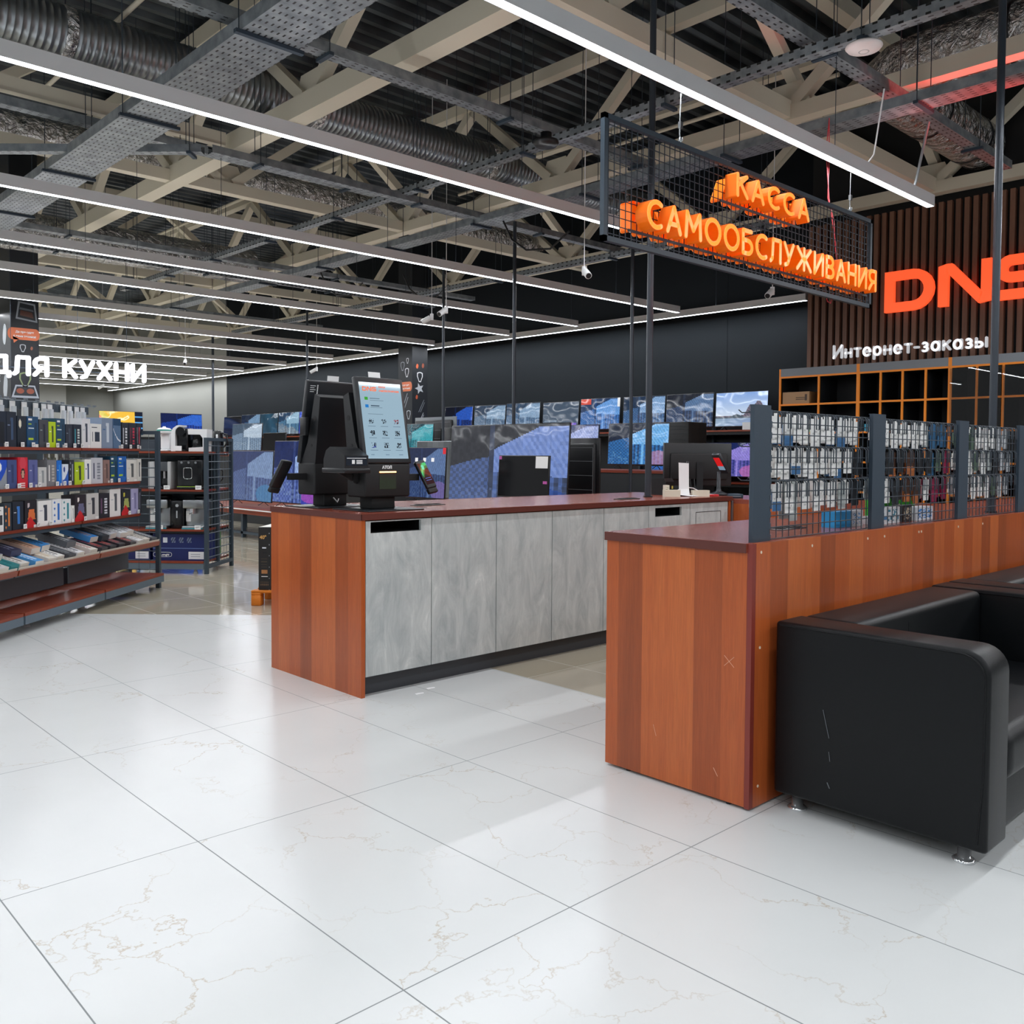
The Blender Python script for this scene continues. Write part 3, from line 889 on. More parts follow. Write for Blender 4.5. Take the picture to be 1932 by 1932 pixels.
# return counter joining on the right
t = thing('return_counter', 'cherry wood return counter at the right end of the checkout counter', 'counter', (6.47, 2.75, 0))
b = MB(); b.box((0, 0, .0), (.026, 2.4, TOP - .06)); b.build('front_panel', WOOD, t)
b = MB(); b.box((.026, 0, 0), (.7, .026, TOP - .06)); b.box((.026, 2.37, 0), (.7, 2.396, TOP - .06)); b.build('end_panel', WOOD, t)
MB().box((0, 0, TOP - .06), (.72, 2.4, TOP - .024)).build('worktop', WOODTOP, t)

# ================================================================== reception counter on the right
t = thing('reception_counter', 'cherry wood counter behind the black sofas, with one tall end panel', 'counter', (2.987, 1.835, 0))
MB().box((0, .0225, .012), (.026, .715, TOP - .036)).build('end_panel', WOOD, t)
MB().box((.0265, 0, .008), (5.2, .022, TOP)).build('front_panel', WOOD, t)
MB().box((.0, -.0, .008), (.026, .022, TOP - .0)).build('corner_strip', mat('reddish edge band', '#7d3026', .4), t)
MB().box((.026, .69, .012), (5.2, .712, TOP - .036)).build('back_panel', WOOD, t)
f = MB()
for x, y in ((.01, .1), (.012, .6), (1.0, .6), (3.0, .6)): f.cyl((x + .01, y, 0), (x + .01, y, .012), .012, 8)
f.build('foot', BLACK, t)
s = MB()
for x, z in ((.06, .985), (.06, .62), (.06, .085), (.45, .985), (.95, .985), (1.12, .985), (1.5, .985), (1.53, .985), (2.0, .985), (2.35, .985)):
    s.cyl((x, -.0015, z), (x, .001, z), .006, 8)
s.build('screw_cap', mat('cream screw cap', '#d8c5ae', .5), t)
sc_ = MB()
for k in range(2):
    sg = 1 if k else -1
    sc_.bar((-.0006, .095 - .022, .56 - sg * .02), (-.0006, .095 + .022, .56 + sg * .02), .0012, .0015)
sc_.bar((-.0006, .44, .19), (-.0006, .455, .235), .0012, .002); sc_.bar((-.0006, .14, .10), (-.0006, .16, .13), .0012, .002)
sc_.build('scratch', mat('pale scratch', '#d8a58a', .6), t)
o = thing('worktop', 'cherry wood worktop of the counter behind the sofas', 'worktop', (2.98, 1.8575, TOP - .0355))
MB().box((0, 0, 0), (5.2, .70, .036)).build('board', WOODTOP, o)
e = MB(); e.box((-.003, 0, 0), (-.0005, .70, .0355)); e.build('edge_band', EDGE, o)

# ------------------------------------------------------------------ black sofas
def sofa(x, label):
    t = thing('sofa', label, 'sofa', (x, 1.03, 0), 0, 'black leatherette sofas')
    W, D, H = 1.64, .77, .722
    for x0, nm in ((0, 'armrest'), (W - .185, 'armrest')):
        b = MB()
        bm = bmesh.new(); bmesh.ops.create_cube(bm, size=1)
        for v in bm.verts:
            v.co = Vector((x0 + .0925 + v.co.x * .185, D / 2 + v.co.y * D, .062 + (H - .062) / 2 + v.co.z * (H - .062)))
        ed = [e for e in bm.edges if abs(e.verts[0].co.y) < .01 and abs(e.verts[1].co.y) < .01 and e.verts[0].co.z > .6 and e.verts[1].co.z > .6]
        bmesh.ops.bevel(bm, geom=ed, offset=.085, segments=7, profile=.5, affect='EDGES')
        ed = [e for e in bm.edges if e.calc_face_angle(0) > .6]
        bmesh.ops.bevel(bm, geom=ed, offset=.014, segments=3, profile=.5, affect='EDGES')
        bm.verts.index_update()
        b.add([tuple(v.co) for v in bm.verts], [[v.index for v in f.verts] for f in bm.faces], 0, None, True); bm.free()
        a = b.build(nm, LEATHER, t)
        for xx in (x0 + .016, x0 + .169):
            sgn = -1 if xx < x0 + .09 else 1
            xx = x0 - .0005 + (.186 if sgn > 0 else 0)
            pts = [(xx, .03, .09), (xx, .016, .3), (xx, .014, H - .10)] + [(xx, .013 + .085 - .085 * math.cos(q), H - .097 + .083 * math.sin(q)) for q in [k * pi / 14 for k in range(1, 8)]] + [(xx, .3, H - .014), (xx, D - .02, H - .014)]
            MB().tube(pts, .0028, 6).build('seam', LEATHER, a)
    MB().rbox((.188, .53, .062), (W - .188, D, H - .002), .03, 4).build('backrest', LEATHER, t)
    MB().rbox((.188, .03, .07), (W - .188, .56, .27), .02, 3).build('seat_base', LEATHER, t)
    MB().rbox((.19, -.0, .24), (W - .19, .535, .42), .055, 5).build('seat_cushion', LEATHER, t)
    MB().bar((.188 + .45, .532, .45), (.188 + .45, .532, H - .05), .006, .006).build('backrest_seam', LEATHER, t)
    for lx, ly in ((.06, .09), (.06, .70), (W - .06, .09), (W - .06, .70)):
        l = MB(); l.lathe([(0, 0), (.036, 0), (.038, .006), (.03, .012), (.0215, .014), (.0215, .07), (0, .07)], (lx, ly, 0), 24); l.build('leg', CHROME, t)
    return t
so = sofa(3.10, 'black leatherette sofa with its arm end towards the viewer, against the cherry wood counter')
sofa(4.76, 'second black leatherette sofa, farther right beyond the nearest one')
# pale scuffs on the near armrest
SC = mat('grey scuff', '#6d7276', .7)
for p, q, w_ in (((3.0992, 1.60, .42), (3.0992, 1.575, .32), .004), ((3.0992, 1.575, .27), (3.0992, 1.57, .235), .003), ((3.0992, 1.58, .155), (3.0992, 1.57, .135), .003)):
    MB().bar(Vector(p) - so.location, Vector(q) - so.location, .001, w_).build('scuff_mark', SC, so)

# ------------------------------------------------------------------ mesh display rail on the reception counter
def post(x, label, w_=.15):
    t = thing('display_post', label, 'post', (x, 1.862, TOP), 0, 'anthracite posts of the mesh display rail')
    f_ = w_ - .036
    b = MB()
    b.box((0, 0, 0), (f_, .003, .525)); b.box((0, .003, 0), (.003, .018, .525)); b.box((f_ - .003, .003, 0), (f_, .018, .525)); b.box((0, .0, .525), (f_, .022, .528))
    b.build('channel', ANTH, t)
    b = MB(); b.box((f_, .015, 0), (w_ - .014, .018, .525))
    for k in range(12): b.box((w_ - .014, .015, k * .0445), (w_, .018, k * .0445 + .024))
    b.build('slotted_flange', ANTHS, t)
    return t
PX = [(3.03, .155), (4.03, .165), (5.05, .17), (5.995, .15)]
for (x, w_), nm in zip(PX, ('nearest anthracite post at the left end of the mesh display rail', 'second anthracite post of the mesh display rail from the left',
                       'third anthracite post of the mesh display rail, by the tall thin pole', 'fourth anthracite post of the mesh display rail, at the right picture edge')):
    post(x, nm, w_)
PANELS = []
for i, nm in enumerate(('left', 'middle', 'right')):
    x0 = PX[i][0] + PX[i][1] + .004; x1 = PX[i + 1][0] - .004
    t = thing('mesh_panel', '%s wire mesh panel with rows of hooks on the counter behind the sofas' % nm, 'mesh panel', (x0, 1.885, TOP + .004), 0, 'wire mesh display panels')
    b = MB(); W = x1 - x0; H = .505; nx = round(W / .05); nz = 11
    for k in range(nx + 1): b.cyl((W * k / nx, 0, 0), (W * k / nx, 0, H), .0024, 6)
    for k in range(nz + 1): b.cyl((0, -.004, H * k / nz), (W, -.004, H * k / nz), .0024, 6)
    b.build('wire_grid', WIRE, t)
    proto = None
    PANELS.append((x0, W, t))
    for r, z in enumerate((.50, .362, .224)):
        for k in range(11):
            x = W * (k + .5) / 11
            if proto is None:
                h = MB()
                h.tube([(-.011, -.016, -.062), (-.011, -.016, -.006), (-.011, -.006, .004), (-.011, .02, .004), (-.011, .15, .004), (-.011, .165, .016)], .0027, 5)
                h.tube([(.011, -.016, -.062), (.011, -.016, -.006), (.011, -.006, .004), (.011, .02, .004)], .0027, 5)
                h.bar((-.013, .012, .004), (.013, .012, .004), .004, .004)
                proto = h.build('hook', WIRE, t, (x, 0, z))
            else:
                c = proto.copy(); C.objects.link(c); c.parent = t; c.location = (x, 0, z)
# carded goods on the hooks
CARDS = {
 'white': (['#f4f3f0'], 'white'), 'whiteblue': (['#e8e8e6', '#3f6f9f'], 'white and blue'), 'black': (['#24262a'], 'black'), 'brown': (['#4a3024', '#b56a3a'], 'black and copper'),
 'blue': (['#2f5f86'], 'blue'), 'crimson': (['#8e1f45'], 'crimson'), 'grey': (['#aab0ae'], 'grey'), 'green': (['#566b5a'], 'dull green'), 'clear': (['#c6c9cc'], 'clear plastic')}
def card(kind, w_, h_, d_, loc, label, group, tilt=0.):
    cols, _ = CARDS[kind]
    t = thing('carded_pack', label, 'carded pack', loc, tilt, group)
    def back(u, v):
        r = (int(v * 14) * 7 + int(u * 5) * 3) % 5
        base = cols[0]
        if len(cols) > 1 and v < .35 and kind in ('whiteblue', 'brown'): return _hex(cols[1])
        c = _hex(base)
        if kind in ('white', 'whiteblue', 'clear') and r == 0 and .1 < u < .9 and .12 < v < .8: return tuple(x * .82 for x in c)
        return c
    b = MB()
    b.grid((-w_ / 2, 0, -h_), (w_, 0, 0), (0, 0, h_), 6, 14, back)
    c0 = lin(cols[0]); b.box((-w_ / 2, .0005, -h_), (w_ / 2, .002, 0), 0, c0)
    b.box((-.012, .0, 0), (.012, .002, .018), 0, c0)
    b.build('backing_card', PAINT, t)
    if kind != 'white' or int(loc[0] * 100) % 2:
        k = MB(); k.rbox((-w_ * .36, .002, -h_ * .9), (w_ * .36, .002 + d_, -h_ * .25), .004, 1, 0, lin(cols[-1]), False); k.build('blister', PAINT, t)
    return t
def _hex(c):
    c = c.lstrip('#'); c = ''.join(q * 2 for q in c) if len(c) == 3 else c
    return tuple(int(c[i:i + 2], 16) for i in (0, 2, 4))
ROWS = [
 [['white','white','whiteblue','white','white','white','white','white','whiteblue','white','white'],
  ['white','white','white','whiteblue','white','white','white','white','whiteblue','white','black'],
  ['white','whiteblue','white','grey','white','white','white','white','grey','white','black']],
 [['white','white','white','white','white','white','white','grey','blue','blue','blue'],
  ['black','black','brown','black','brown','brown','black','black','blue','green','crimson'],
  ['grey','white','black','black','brown','brown','black','white','crimson','crimson','crimson']],
 [['green','green','green','white','white','white','white','white','clear','clear','clear'],
  ['white','white','white','green','white','white','grey','black','black','clear','clear'],
  ['clear','clear','white','white','white','white','crimson','green','clear','clear','clear']]]
for i, (x0, W, tp) in enumerate(PANELS):
    pn = ('left', 'middle', 'right')[i]
    for r, z in enumerate((.50, .362, .224)):
        for k in range(11):
            kind = ROWS[i][r][k]
            w_ = W / 11 * .97; h_ = .098 + .010 * ((k * 7 + r * 3) % 3)
            if i == 0 and r == 2 and k in (3,): h_ = .155
            for j in range(2):
                card(kind, w_, h_ - .006 * j, .012, (x0 + W * (k + .5) / 11 + .004 * ((k + j) % 3 - 1), 1.885 + .026 + .045 * j + .010 * ((k * 5 + r) % 3), TOP + .004 + z - .012),
                     '%s %s pack, %s hook from left, %s row, %s mesh panel' % (('front', 'rear')[j], CARDS[kind][1], ORD[k], ('top', 'middle', 'bottom')[r], pn),
                     'carded packs on the hooks of the mesh panels', tilt=.05 * ((k * 3 + r + j) % 3 - 1))
# odds and ends lying on the worktop behind the mesh
def carton(name, lo, hi, cols, label, cat='box', fn=None, rz=0., group=None, mt=None):
    """printed carton: front face (-y) carries its print"""
    w_, d_, h_ = (hi[i] - lo[i] for i in range(3))
    o = thing(name, label, cat, ((lo[0] + hi[0]) / 2, (lo[1] + hi[1]) / 2, lo[2]), rz, group)
    c0 = lin(cols[0]); b = MB()
    b.add([(-w_/2,-d_/2,0),(w_/2,-d_/2,0),(w_/2,d_/2,0),(-w_/2,d_/2,0),(-w_/2,-d_/2,h_),(w_/2,-d_/2,h_),(w_/2,d_/2,h_),(-w_/2,d_/2,h_)],
          [(0,3,2,1),(4,5,6,7),(1,2,6,5),(2,3,7,6),(3,0,4,7)], 0, c0)
    if fn: b.grid((-w_/2, -d_/2, 0), (w_, 0, 0), (0, 0, h_), 12, 14, fn)
    else: b.add([(-w_/2,-d_/2,0),(w_/2,-d_/2,0),(w_/2,-d_/2,h_),(-w_/2,-d_/2,h_)], [(0,1,2,3)], 0, c0)
    b.build('carton', mt or PAINT, o)
    return o
def two(c1, c2, cut=.5, vert=True):
    a, b_ = _hex(c1), _hex(c2)
    return lambda u, v: a if (u if vert else v) < cut else b_
def specks(c1, c2, n_=5, th=.4):
    a, b_ = _hex(c1), _hex(c2)
    def f(u, v):
        q = math.sin(int(u * 12) * 12.9 + int(v * 14) * 78.2 + n_) * 43758.5
        return b_ if (q - math.floor(q)) < th and .1 < u < .9 and .15 < v < .85 else a
    return f
carton('product_box', (3.96, 2.0, TOP), (4.12, 2.07, TOP + .075), ['#2f9fe0'], 'sky blue box lying behind the left mesh panel, beside a white one', fn=two('#2f9fe0', '#39a9ea'))
carton('product_box', (4.125, 2.0, TOP), (4.235, 2.07, TOP + .075), ['#d7dde2'], 'white and blue box lying behind the left mesh panel post', fn=specks('#dfe4e8', '#4a90c8', 3, .25))
carton('product_box', (4.30, 1.95, TOP), (4.40, 2.03, TOP + .04), ['#d9dee2'], 'flat white box with blue edge, lying behind the middle mesh panel at left', fn=two('#dfe3e6', '#4f86b5', .6, False))
carton('product_box', (4.42, 1.97, TOP), (4.58, 2.03, TOP + .08), ['#dbe1e4'], 'white box with teal print behind the middle mesh panel', fn=specks('#dfe5e8', '#2f7f98', 8, .4))
carton('product_box', (4.60, 1.96, TOP), (4.70, 2.02, TOP + .085), ['#3a3230'], 'small dark patterned box behind the middle mesh panel', fn=specks('#2b2626', '#c8b8a0', 2, .3))
carton('product_box', (4.60, 2.06, TOP), (4.98, 2.16, TOP + .13), ['#2fc21f'], 'bright green box standing behind the middle mesh panel', fn=specks('#2fc21f', '#e4f3e0', 6, .06))
carton('product_box', (4.76, 1.96, TOP), (4.97, 2.03, TOP + .07), ['#dfe7ef'], 'low white box with blue print in front of the bright green one', fn=specks('#e3eaf1', '#3a87d0', 4, .4))
def grommet(x, y, label, z=TOP):
    t = thing('cable_tray_insert', label, 'cable insert', (x, y, z), 0, 'black cable inserts in the worktops')
    MB().rbox((-.12, -.035, 0), (.12, .035, .006), .003, 1).build('plate', BLACK, t)
    for k in (-1, 0, 1):
        b = MB(); b.lathe([(.022, .004), (.026, .010), (.03, .010), (.031, .006)], (k * .07, 0, 0), 16); b.build('ring', BLACKM, t)
grommet(3.62, 4.61, 'black cable insert in the checkout worktop right of the kiosks')
grommet(5.32, 4.35, 'black cable insert in the checkout worktop left of the thick pole')
grommet(3.74, 2.12, 'black cable insert behind the left mesh panel')

# ------------------------------------------------------------------ tall thin poles
def pole(x, y, z0, z1, r, label):
    t = thing('support_pole', label, 'pole', (x, y, z0), 0, 'dark poles between worktop and roof')
    MB().cyl((0, 0, 0), (0, 0, z1 - z0), r, 18).build('tube', mat('dark grey pole', '#3a4048', .32, .3), t)
    MB().cyl((0, 0, 0), (0, 0, .012), r * 1.5, 18).build('foot_flange', SATIN, t)
    return t
pole(5.727, 4.47, TOP, 6.37, .0255, 'thick dark pole rising from the checkout worktop behind the orange letter sign')
pole(5.80, 1.95, TOP, 6.37, .022, 'dark pole at right rising behind the mesh panel, before the big wall letters')
pole(7.6, 8.0, 0, 4.17, .022, 'thin pole standing behind the largest television')
pole(8.25, 6.70, 0, 4.25, .02, 'thin pole left of the thick one, in front of the black wall')
pole(8.5, 10.47, 0, 4.25, .02, 'thin pole just right of the sticker covered column by the television wall')
pole(9.54, 16.08, 0, 4.40, .022, 'thin pole passing behind the rear kiosk')
pole(10.0, 21.3, 0, 4.2, .03, 'thin pole above the coffee machine rack')

for k, (x, y, nm) in enumerate(((3.10, 4.02, 'larger'), (3.22, 4.07, 'smaller'))):
    tag(MB().prism([(-.03, -.012), (.02, -.016), (.032, .004), (.004, .016), (-.026, .012)], (0, 0, .001), (1, 0, 0), (0, 1, 0), (0, 0, .0015)).build('paper_scrap', PAPER, None, (x, y, 0)),
        '%s white paper scrap on the floor in front of the grey counter' % nm, 'paper scrap', 'paper scraps on the floor')
# ================================================================== hanging orange sign
SY = 3.35
t = thing('hanging_sign', 'hanging black mesh sign with orange 3D letters reading КАССА САМООБСЛУЖИВАНИЯ', 'sign', (3.85, SY, 2.55))
SW, SH = 3.285, .705
b = MB()
for lo, hi in (((0, 0), (SW, .03)), ((0, SH - .03), (SW, SH)), ((0, 0), (.03, SH)), ((SW - .03, 0), (SW, SH))):
    b.box((lo[0], -.015, lo[1]), (hi[0], .015, hi[1]))
b.build('frame', ANTHS, t)
b = MB()
for k in range(1, 64): b.bar((SW * k / 64, 0, .02), (SW * k / 64, 0, SH - .02), .0042, .0042)
for k in range(1, 14): b.bar((.02, .004, SH * k / 14), (SW - .02, .004, SH * k / 14), .0042, .0042)
b.build('wire_grid', WIRE, t)
LSIDE = mat('orange letter side', '#e86c0c', .35, emit='#f06606', es=.3)
LFACE = mat('glowing orange letter face', '#ff9a48', .25, emit='#ff9446', es=.95)
def words(word, x0, x1, zb, h, sgn):
    """channel letters on one side of the mesh; sgn -1 = towards the viewer"""
    out, kx = glyph_word(word, 0, x1 - x0, h, .09 if len(word) < 8 else .05)
    for c, x in out:
        ux = (1, 0, 0) if sgn < 0 else (-1, 0, 0)
        o_ = Vector((x0 + x if sgn < 0 else x1 - x, sgn * .012, zb))
        a = MB(); f = MB()
        glyph(a, c, o_, h, ux, (0, 0, 1), (0, sgn * .085, 0), .17, kx)
        glyph(f, c, o_ + Vector((0, sgn * .085, 0)), h, ux, (0, 0, 1), (0, sgn * .004, 0), .17, kx, inset=.01)
        f.build('letter_face', LFACE, a.build('letter', LSIDE, t))
words('КАССА', 1.18, 2.13, .455, .165, -1)
words('САМООБСЛУЖИВАНИЯ', .27, 3.20, .10, .18, -1)
words('КАССА', 1.18, 2.13, .455, .165, 1)
words('САМООБСЛУЖИВАНИЯ', .27, 3.20, .10, .18, 1)
b = MB(); b.box((.22, -.012, .085), (3.22, -.004, .10)); b.box((1.14, -.012, .435), (2.15, -.004, .45)); b.build('letter_rail', ANTHS, t)
for x in (.72, 2.93):
    c = MB()
    c.tube([(x, 0, SH), (x - .01, .0, SH + .06), (x - .0, .0, SH + .30)], .004, 6); c.lathe([(.012, 0), (.016, .012), (.012, .024)], (x, 0, SH + .01), 10); c.box((x - .012, -.01, SH + .09), (x + .012, .01, SH + .13))
    c.build('hanger_cable', STEEL, t)
rw = MB(); RED = mat('red wire', '#b52a34', .5)
for k in range(2):
    rw.tube([(2.78 + .02 * k, .02, .16), (2.80 - .02 * k, .04, .4), (2.76 + .03 * k, .06, .62), (2.80 - .02 * k, .11, SH + .1), (2.76 + .05 * k, .12, SH + .45), (2.80, .12, SH + .72)], .0035, 5)
rw.tube([(2.6, .02, .06), (2.63, .02, -.02), (2.68, .02, -.03), (2.72, .02, .05)], .0035, 5)
rw.build('red_cable', RED, t)

# ================================================================== wall letters
NEON = mat('glowing red orange letter', '#ff6a3c', .35, emit='#ff5c30', es=.85)
NSIDE = mat('orange letter edge', '#e84a1e', .4, emit='#e03a10', es=.35)
def stroke(mb, pts, w_, o, ux, uy, uz, closed=False, mi=0):
    """band of width w_ along a 2-D polyline, mitred, as a solid"""
    n = len(pts); L = []; Rr = []
    for i in range(n):
        p = Vector(pts[i])
        a = Vector(pts[i - 1]) if (i > 0 or closed) else None
        c = Vector(pts[(i + 1) % n]) if (i < n - 1 or closed) else None
        d1 = (p - a).normalized() if a is not None else None
        d2 = (c - p).normalized() if c is not None else None
        d1 = d1 if d1 is not None else d2; d2 = d2 if d2 is not None else d1
        n1 = Vector((-d1.y, d1.x)); n2 = Vector((-d2.y, d2.x))
        m_ = (n1 + n2); m_ = m_ / max(.3, m_.length_squared) * 2
        L.append(p + m_ * w_ / 2); Rr.append(p - m_ * w_ / 2)
    rng = range(n) if closed else range(n - 1)
    for i in rng:
        j = (i + 1) % n
        q = [L[i], Rr[i], Rr[j], L[j]]
        mb.prism([(v.x, v.y) for v in q], o, ux, uy, uz, mi)
def arc(cx, cy, r, a0, a1, n_=8):
    return [(cx + r * math.cos(a0 + (a1 - a0) * k / n_), cy + r * math.sin(a0 + (a1 - a0) * k / n_)) for k in range(n_ + 1)]
def logo(parent, o, ux, uy, depth, h, mats, names=('letter', 'letter', 'letter')):
    """wide three letter logotype of thick bands, cap height h"""
    n_ = Vector(ux).cross(Vector(uy)); W = 1.19 * h; s_ = .225 * h; hs = s_ / 2
    D = [(hs, hs), (hs, h - hs)] + [(W - h / 2, h - hs)] + arc(W - h / 2, h / 2, h / 2 - hs, pi / 2, -pi / 2, 10)[1:]
    Nn = [(hs, 0), (hs, h - hs - .02 * h)] + [(hs + .08 * h, h - hs)] + [(W * .22, h - hs)] + [(W - hs - .12 * h, hs), (W - hs, hs + .02 * h), (W - hs, h)]
    Sx = [(W, h - hs), (hs + .16 * h, h - hs)] + arc(hs + .18 * h, h * .5 + (h * .5 - hs) / 2, (h * .5 - hs) / 2, pi / 2, 3 * pi / 2, 8)[1:] + [(W - hs - .18 * h, h / 2)] + arc(W - hs - .18 * h, hs + (h * .5 - hs) / 2, (h * .5 - hs) / 2, pi / 2, -pi / 2, 8)[1:] + [(0, hs)]
    out = []
    for i, (pts, cl) in enumerate(((D, True), (Nn, False), (Sx, False))):
        mb = MB()
        oo = Vector(o) + Vector(ux) * i * 1.30 * h
        stroke(mb, pts, s_ * (1 if i != 1 else .98), oo + n_ * depth, ux, uy, -n_ * depth, cl)
        out.append(mb.build(names[i], mats, parent))
    return out
t = thing('wall_letters', 'large glowing orange letters DNS on the slatted timber wall', 'sign', (11.92, 5.36, 3.26))
a = logo(t, (0, 0, 0), (0, -1, 0), (0, 0, 1), .07, .53, NEON)
t = thing('wall_letters', 'white letters Интернет-заказы low on the slatted timber wall', 'sign', (11.92, 6.10, 2.70))
out, kx = glyph_word('Интернет-заказы', 0, 2.03, .205, .05)
for c, x in out:
    b = MB(); glyph(b, c, (0, -x, 0), .205, (0, -1, 0), (0, 0, 1), (-.03, 0, 0), .15, kx)
    b.build('letter', mat('white acrylic letter', '#f2f3f5', .5, emit='#e8eaee', es=.35), t)
t = thing('hanging_letters', 'white lit letters ДЛЯ КУХНИ hanging above the kitchen appliance shelves', 'sign', (3.58, 15.0, 2.49))
out, kx = glyph_word('ДЛЯ КУХНИ', 0, 2.30, .31, .05)
for c, x in out:
    if c == ' ': continue
    b = MB(); glyph(b, c, (x, .0, 0), .31, (1, 0, 0), (0, 0, 1), (0, -.05, 0), .185, kx)
    b.build('letter', mat('lit white letter', '#ffffff', .4, emit='#f4f2ff', es=2.2), t)
b = MB(); b.box((.02, .01, .12), (2.28, .018, .135)); b.build('letter_rail', ANTHS, t)
for x in (.3, 1.25, 2.0): MB().cyl((x, .014, .12), (x, .014, 3.87), .004, 5).build('cable', WIRE, t)

# ================================================================== orange edged collection shelves
t = thing('pigeonhole_shelf', 'black pigeonhole shelf unit with orange edges below the white wall letters', 'shelf unit', (11.36, 6.60, 0), -pi / 2)
# local x = towards the right of the picture, local -y = towards the room
UW = 6.0; ZT = 2.56
b = MB(); b.box((0, .02, 0), (UW, .04, ZT)); b.box((0, .5, 0), (UW, .54, ZT)); b.build('back_board', BLACKM, t) if False else None
cab = MB(); cab.box((0, .50, 0), (UW, .54, ZT)); cab.box((0, .02, ZT - .02), (UW, .5, ZT)); cab.box((0, .02, 0), (UW, .5, .42)); cab.build('carcass', mat('charcoal board', '#14171b', .55), t)
GH = mat('grey board header', '#868c93', .6)
MB().box((.02, .0, 2.455), (UW, .02, ZT)).build('header_panel', GH, t)
thick = [0.0, 1.115, 2.265, 3.4, 4.55]; thin = [.575, 1.42, 1.70, 1.985, 2.58, 2.87, 3.7, 4.0]
for x in thick + thin:
    w_ = .042 if x in thick and x > 0 else .025
    b = MB(); b.box((x, -.002, .42), (x + w_, .018, ZT if x in thick else 2.455)); e_ = b.build('edge_strip', ORANGE, t)
    MB().box((x + .002, .018, .42), (x + w_ - .002, .5, 2.455)).build('divider', cab and bpy.data.materials['charcoal board'], t)
for z in (2.43, 2.05, 1.66, 1.27, .88, .44):
    MB().box((.018, -.001, z), (UW, .018, z + .025)).build('edge_strip', ORANGE, t)
    MB().box((.018, .018, z + .001), (UW, .5, z + .017)).build('shelf_board', bpy.data.materials['charcoal board'], t)
for x in (2.30, 2.885):
    d = MB(); d.box((x, -.03, .5), (x + .57, -.022, 2.42)); g = d.build('glass_door', GLASS, t)
    MB().box((x + .53, -.04, 1.35), (x + .545, -.03, 1.5)).build('handle', STEEL, g)
def kraft(u, v):
    if .06 < u < .12 and .35 < v < .75 and abs(v - .55) > .35 * (u - .03) * 2: return (50, 40, 32)
    if .5 < u < .8 and (.38 < v < .45 or .5 < v < .55): return (90, 70, 50)
    if .86 < u < .95 and .25 < v < .8 and not (.885 < u < .925 and .35 < v < .7): return (70, 52, 38)
    return (171, 132, 92)
carton('cardboard_box', (-.2, -.17, 0), (.2, .17, .17), ['#a77f56'], 'brown cardboard box in the top left pigeonhole with orange edges', fn=kraft)
o = bpy.data.objects['cardboard_box']; o.rotation_euler.z = -pi / 2; o.location = (11.55, 6.355, 2.068)
bs = [(11.56, 6.2, 1.679, .2, .3, .1, '#3fae2a', 'green box in the second pigeonhole row of the orange edged shelf'), (11.56, 6.08, 1.679, .05, .3, .1, '#7a1f3a', 'thin dark red box next to the green one in the orange edged shelf'),
      (11.56, 5.32, 1.679, .14, .3, .1, '#46b4dc', 'light blue box in the second pigeonhole row of the orange edged shelf')]
for x, y, z, w_, d_, h_, c, lb in bs:
    o = carton('product_box', (x - .0, y, z), (x + .001, y + .001, z + h_), [c], lb)
    bpy.data.objects.remove(o.children[0]); o.rotation_euler.z = -pi / 2
    m_ = MB(); m_.box((-w_ / 2, -d_ / 2, 0), (w_ / 2, d_ / 2, h_), 0, lin(c)); m_.grid((-w_/2, -d_/2 - .001, 0), (w_, 0, 0), (0, 0, h_), 8, 6, specks(c, '#ffffff', 3, .15)); m_.build('carton', PAINT, o)

# ================================================================== self checkout kiosks
def ui(u, v):
    """screen picture of the kiosk: pale blue page with icons"""
    bg = (176, 207, 226)
    def near(a, b_, ra, rb): return abs(u - a) < ra and abs(v - b_) < rb
    if near(.14, .785, .035, .02): return (70, 185, 60)
    if near(.14, .69, .035, .02): return (40, 140, 225)
    if near(.34, .79, .12, .006) or near(.33, .695, .10, .006): return (70, 90, 110)
    if near(.38, .765, .16, .003) or near(.36, .672, .14, .003): return (130, 155, 172)
    if near(.32, .585, .18, .005): return (130, 155, 172)
    for j, y in enumerate((.49, .335, .175)):
        for i, x in enumerate((.2, .5, .8)):
            if near(x, y, .055, .033):
                q = math.sin(int(u * 60) * 3.1 + int(v * 90) * 5.7 + i + 3 * j) * 100
                if (q - math.floor(q)) < .55:
                    return [(36, 44, 54), (190, 60, 70), (60, 70, 190)][(i * 2 + j) % 3 if (i + j) % 2 == 0 and q > 20 else 0]
            if near(x, y - .065, .09, .003): return (120, 145, 165)
    if .03 < v < .07 and (near(.15, .05, .04, .005) or near(.5, .05, .04, .005) or near(.83, .05, .05, .005)): return (90, 120, 150)
    return bg
def phoneui(u, v):
    if v < .34:
        if .15 < u < .85 and (.28 < v < .3 or .23 < v < .25 or .18 < v < .2): return (90, 130, 220)
        return (12, 20, 30)
    d = abs((v - .62) - .35 * math.sin(u * 2.2 - .4))
    r = math.hypot(u - .45, (v - .8) * 1.4)
    if r < .16: return (90, 230, 190)
    if d < .1: return (30, 200, 120)
    if d < .22: return (14, 120, 70)
    return (8, 40, 40)
